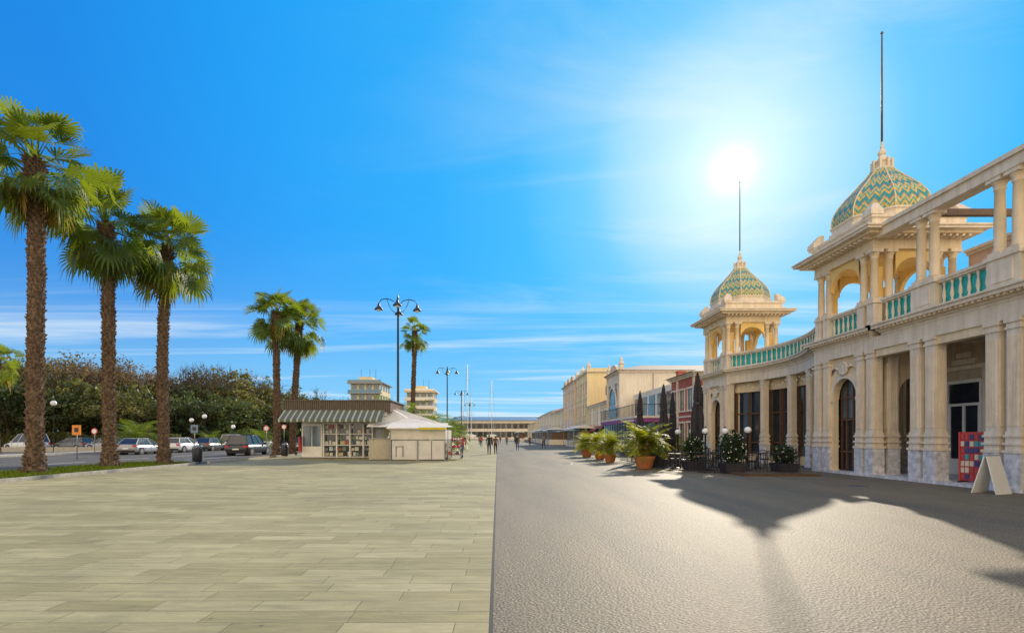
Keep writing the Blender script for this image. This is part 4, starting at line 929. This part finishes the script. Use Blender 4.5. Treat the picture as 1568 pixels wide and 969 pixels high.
car(pk,-21.5,45.2,0,4.6,1.92,1.74); car(ps,-32.4,47.5,.05,4.3,1.76,1.46,False); car(pw,-32.2,53.5,0,4.1,1.74,1.5); car(pg,-32.3,59,0,4.3,1.76,1.48,False); car(pw,-32.6,65,0,4.6,1.85,1.85); car(pw,-54.5,60.5,1.3,4.9,1.9,1.95); car(pg,-49.5,61,1.4,4.3); car(pb,-24.5,66,pi,4.3); car(ps,-25,82,pi,4.3); car(pg,-22,60,0,4.3,1.76,1.46,False); car(pw,-33,73,0); car(pb,-62,58,1.5,4.2); car(ps,-45,60,1.35,4.2,1.7,1.46,False); car(pg,-20.6,90,0); car(ps,-70,62,1.5,4.3)
b=B(); b.part('w',kerbm); b.box(-60,-36.5,54,54.3,0,.5); b.finish('low_wall')
# ---------------------------------------------------------------- people
skinm=mat('skin',(0.45,0.27,0.19),.6,.05); hairm=mat('dark_hair',(0.03,0.02,0.015),.7); shoem=mat('shoes',(.03,.03,.03),.6)
def person(x,y,rz,top,trou,ph=1.0,ht=1.74,hair=hairm):
    V=[];E=[];Rd=[]
    def v(p,r,par=None):
        V.append(Vector(p));Rd.append(r)
        if par is not None:E.append((par,len(V)-1))
        return len(V)-1
    pel=v((0,0,.96),(.15,.11)); wa=v((0,0,1.10),(.135,.10),pel); che=v((0,.01,1.30),(.165,.115),wa); ub=v((0,.0,1.42),(.12,.09),che); nk=v((0,.01,1.50),(.055,.055),ub)
    h1=v((0,.025,1.575),(.070,.082),nk); h2=v((0,.02,1.65),(.078,.095),h1); h3=v((0,.01,1.715),(.055,.07),h2)
    st=.30*ph
    for s,k in ((-1,1),(1,-1)):
        hp=v((s*.095,0,.90),(.095,.095),pel); kn=v((s*.10,k*st*.45+.04,.50),(.062,.062),hp); an=v((s*.10,k*st-(.06 if k<0 else 0),.10 if k>0 else .14),(.042,.042),kn); hl=v((s*.10,k*st+.05-(.06 if k<0 else 0),.05),(.04,.038),an); v((s*.115,k*st+.18-(.06 if k<0 else 0),.035),(.036,.028),hl)
        sh=v((s*.17,0,1.41),(.065,.06),ub); el=v((s*.24,-k*.10*ph,1.13),(.046,.046),sh); wr=v((s*.25,-k*.20*ph+.06,.89),(.028,.028),el); pa=v((s*.25,-k*.22*ph+.075,.83),(.036,.02),wr)
        for q in range(4):
            f1=v((s*.25,-k*.22*ph+.045+q*.022,.78),(.009,.009),pa); v((s*(.245),-k*.22*ph+.05+q*.022,.745-.006*(1.5-abs(q-1.5))),(.008,.008),f1)
        t1=v((s*.235,-k*.22*ph+.115,.82),(.011,.011),pa); v((s*.23,-k*.22*ph+.125,.79),(.009,.009),t1)
    me=bpy.data.meshes.new('pedestrian'); me.from_pydata(V,E,[]); ob=bpy.data.objects.new('tmp',me); sc.collection.objects.link(ob)
    ob.modifiers.new('s','SKIN')
    if len(me.skin_vertices)==0:
        bpy.context.view_layer.objects.active=ob; ob.select_set(True); bpy.ops.mesh.customdata_skin_add()
    for i,rr in enumerate(Rd): me.skin_vertices[0].data[i].radius=rr
    me.skin_vertices[0].data[0].use_root=True
    m2=ob.modifiers.new('u','SUBSURF'); m2.levels=1; m2.render_levels=1
    bpy.context.view_layer.update()
    dg=bpy.context.evaluated_depsgraph_get(); nm=bpy.data.meshes.new_from_object(ob.evaluated_get(dg)); bpy.data.objects.remove(ob)
    nm.materials.clear()
    for mm in (top,trou,skinm,hair,shoem): nm.materials.append(mm)
    for p in nm.polygons:
        c=p.center; p.use_smooth=True
        if c.z<.085: k=4
        elif c.z<.97 and abs(c.x)<.21 : k=1
        elif c.z<.885: k=2
        elif c.z>1.49: k=3 if (c.z>1.69 or (c.y<.02 and c.z>1.55)) else 2
        else: k=0
        p.material_index=k
    bm=bmesh.new(); bm.from_mesh(nm)
    def blob(c,s,mi):
        g=bmesh.ops.create_icosphere(bm,subdivisions=1,radius=1)
        for q in g['verts']: q.co=Vector((q.co.x*s[0]+c[0],q.co.y*s[1]+c[1],q.co.z*s[2]+c[2]))
        for q in g['verts']:
            for f in q.link_faces: f.material_index=mi
    blob((0,.115,1.62),(.012,.02,.02),2); blob((-.078,.02,1.625),(.01,.018,.03),2); blob((.078,.02,1.625),(.01,.018,.03),2)
    blob((-.03,.10,1.65),(.012,.008,.008),4); blob((.03,.10,1.65),(.012,.008,.008),4); blob((0,.105,1.585),(.022,.008,.006),4)
    bm.to_mesh(nm); bm.free(); nm.name='pedestrian'
    o=bpy.data.objects.new('pedestrian',nm); sc.collection.objects.link(o); o.location=(x,y,0.004); o.rotation_euler=(0,0,rz); o.scale=(ht/1.76,)*3
    return o
cA=mat('navy_coat',(.03,.035,.06),.9);cB=mat('dark_coat',(.03,.028,.03),.9);cC=mat('grey_jacket',(.16,.15,.15),.9);cD=mat('blue_jeans',(.06,.09,.16),.9);cE=mat('brown_coat',(.14,.07,.04),.9);cF=mat('red_jacket',(.4,.05,.04),.9)
p1=person(-.75,46,0,cB,cA,1,1.82); p2=person(-.2,47.5,.1,cE,cB,-.9,1.70); p3=person(2.2,58,pi,cA,cD,1,1.75)
p4=person(1.6,92,pi,cC,cB,.8); p5=person(-2.5,80,0,cF,cD,1)
for p,x,y in ((p1,3.4,100),(p2,-1.2,105),(p3,.6,120),(p4,-3.4,98),(p5,4.5,130),(p1,-2.2,140),(p4,2.5,150),(p2,5.4,88),(p3,-4.2,66),(p4,6.0,68),(p5,-2.6,38.2)):
    o=bpy.data.objects.new('pedestrian',p.data); sc.collection.objects.link(o); o.location=(x,y,.004); o.rotation_euler=(0,0,R.choice((0,pi,.3,2.8))); o.scale=p.scale
# ---------------------------------------------------------------- light
az=math.radians(24.2); el=math.radians(24.9)
S=Vector((math.sin(az)*math.cos(el),math.cos(az)*math.cos(el),math.sin(el)))
sl=bpy.data.lights.new('sun','SUN'); sl.energy=5.0; sl.angle=math.radians(.6); sl.color=(1,.88,.70)
so=bpy.data.objects.new('sun',sl); sc.collection.objects.link(so); so.rotation_euler=S.to_track_quat('Z','Y').to_euler()
w=bpy.data.worlds.new('World'); sc.world=w; w.use_nodes=True; nt=w.node_tree; N=nt.nodes; L=nt.links
bg=N['Background']; bg.inputs['Strength'].default_value=0.15
sky=N.new('ShaderNodeTexSky'); sky.sky_type='NISHITA'; sky.sun_disc=False; sky.sun_elevation=el; sky.sun_rotation=az; sky.air_density=1.0; sky.dust_density=0.3; sky.ozone_density=3.0
K=1/.15
def rgb(c): return (c[0]*K,c[1]*K,c[2]*K,1)
tc=N.new('ShaderNodeTexCoord'); nv=N.new('ShaderNodeVectorMath'); nv.operation='NORMALIZE'; L.new(tc.outputs['Generated'],nv.inputs[0])
dp=N.new('ShaderNodeVectorMath'); dp.operation='DOT_PRODUCT'; L.new(nv.outputs[0],dp.inputs[0]); dp.inputs[1].default_value=S
d=math_(nt,'MAXIMUM',dp.outputs['Value'],0)
sp=N.new('ShaderNodeSeparateXYZ'); L.new(nv.outputs[0],sp.inputs[0])
r1=N.new('ShaderNodeValToRGB'); E=r1.color_ramp.elements
E[0].position=0;E[0].color=(.003,.22,.70,1);E[1].position=1;E[1].color=(.62,.88,1,1)
for p,c in ((.55,(.001,.26,.84)),(.75,(.001,.37,.98)),(.88,(.004,.43,1)),(.94,(.03,.49,1)),(.975,(.14,.60,1))):
    x=E.new(p);x.color=(*c,1)
L.new(d,r1.inputs['Fac'])
hz=N.new('ShaderNodeMapRange'); hz.interpolation_type='SMOOTHSTEP'; hz.inputs['From Min'].default_value=.46; hz.inputs['From Max'].default_value=-.03; L.new(sp.outputs['Z'],hz.inputs['Value'])
hz2=math_(nt,'POWER',hz.outputs[0],2.4)
m1=N.new('ShaderNodeMixRGB'); L.new(math_(nt,'MULTIPLY',hz2,.85),m1.inputs[0]); L.new(r1.outputs[0],m1.inputs[1]); m1.inputs[2].default_value=(.36,.74,.98,1)
sc1=N.new('ShaderNodeMixRGB'); sc1.blend_type='MULTIPLY'; sc1.inputs[0].default_value=1; L.new(m1.outputs[0],sc1.inputs[1]); sc1.inputs[2].default_value=(K,K,K,1)
cl=N.new('ShaderNodeMixRGB'); cl.blend_type='DARKEN'; cl.inputs[0].default_value=1; L.new(sky.outputs[0],cl.inputs[1]); cl.inputs[2].default_value=(2.5,5.5,7,1)
m2=N.new('ShaderNodeMixRGB'); m2.inputs[0].default_value=.9; L.new(cl.outputs[0],m2.inputs[1]); L.new(sc1.outputs[0],m2.inputs[2])
den=math_(nt,'ADD',math_(nt,'MAXIMUM',sp.outputs['Z'],0),.05)
cv=N.new('ShaderNodeCombineXYZ'); L.new(math_(nt,'DIVIDE',sp.outputs['X'],den),cv.inputs[0]); L.new(math_(nt,'DIVIDE',sp.outputs['Y'],den),cv.inputs[1])
def cloud(scale,rot,loc,ns,lo,hi):
    mp=N.new('ShaderNodeMapping'); mp.inputs['Scale'].default_value=scale; mp.inputs['Rotation'].default_value=(0,0,rot); mp.inputs['Location'].default_value=loc; L.new(cv.outputs[0],mp.inputs['Vector'])
    n1=N.new('ShaderNodeTexNoise'); n1.inputs['Scale'].default_value=ns; n1.inputs['Detail'].default_value=10; n1.inputs['Roughness'].default_value=.6; n1.inputs['Distortion'].default_value=.8; L.new(mp.outputs[0],n1.inputs['Vector'])
    m=N.new('ShaderNodeMapRange'); m.interpolation_type='SMOOTHSTEP'; m.inputs['From Min'].default_value=lo; m.inputs['From Max'].default_value=hi; L.new(n1.outputs['Fac'],m.inputs['Value']); return m.outputs[0]
c1=cloud((.18,.9,1),.22,(3.1,1.7,0),1.0,.47,.70); c2=cloud((.45,.9,1),-.6,(7,2,0),1.5,.46,.80)
mk=N.new('ShaderNodeMapRange'); mk.inputs['From Min'].default_value=.36; mk.inputs['From Max'].default_value=.10; mk.inputs['To Min'].default_value=.0; mk.inputs['To Max'].default_value=.95; L.new(sp.outputs['Z'],mk.inputs['Value'])
near=math_(nt,'MULTIPLY',math_(nt,'POWER',d,14),.6)
cf=math_(nt,'ADD',math_(nt,'MULTIPLY',c1,mk.outputs[0]),math_(nt,'MULTIPLY',c2,near)); cf=math_(nt,'MINIMUM',cf,.9)
mx=N.new('ShaderNodeMixRGB'); L.new(cf,mx.inputs[0]); L.new(m2.outputs[0],mx.inputs[1]); mx.inputs[2].default_value=rgb((.85,.95,1))
bk=N.new('ShaderNodeMapRange'); bk.interpolation_type='SMOOTHSTEP'; bk.inputs['From Min'].default_value=.05; bk.inputs['From Max'].default_value=-.7; L.new(sp.outputs['Y'],bk.inputs['Value'])  # bright warm-white haze added behind the camera to fill the shaded facades
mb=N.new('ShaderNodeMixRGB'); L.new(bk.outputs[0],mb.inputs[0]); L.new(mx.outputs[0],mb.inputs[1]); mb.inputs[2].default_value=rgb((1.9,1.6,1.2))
def pw_(n,k): return math_(nt,'MULTIPLY',math_(nt,'POWER',d,n),k)
glow=math_(nt,'ADD',math_(nt,'ADD',pw_(16000,120),pw_(3500,6.0)),math_(nt,'ADD',pw_(420,1.5),pw_(60,.55)))
vm=N.new('ShaderNodeVectorMath'); vm.operation='SCALE'; vm.inputs[0].default_value=(1,.98,.92); L.new(glow,vm.inputs['Scale'])
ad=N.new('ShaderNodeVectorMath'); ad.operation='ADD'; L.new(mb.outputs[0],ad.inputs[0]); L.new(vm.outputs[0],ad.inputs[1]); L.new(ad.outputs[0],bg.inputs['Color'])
# ---------------------------------------------------------------- camera
cam=bpy.data.cameras.new('camera'); co=bpy.data.objects.new('camera',cam); sc.collection.objects.link(co); sc.camera=co
co.location=(0,0,H); co.rotation_euler=(pi/2,0,0); cam.sensor_width=36; cam.lens=36*F/1568.0
cam.shift_x=22/1568.0; cam.shift_y=(668-484.5)/1568.0; cam.clip_start=.1; cam.clip_end=12000
sc.view_settings.view_transform='Standard'; sc.view_settings.look='None'; sc.view_settings.exposure=0
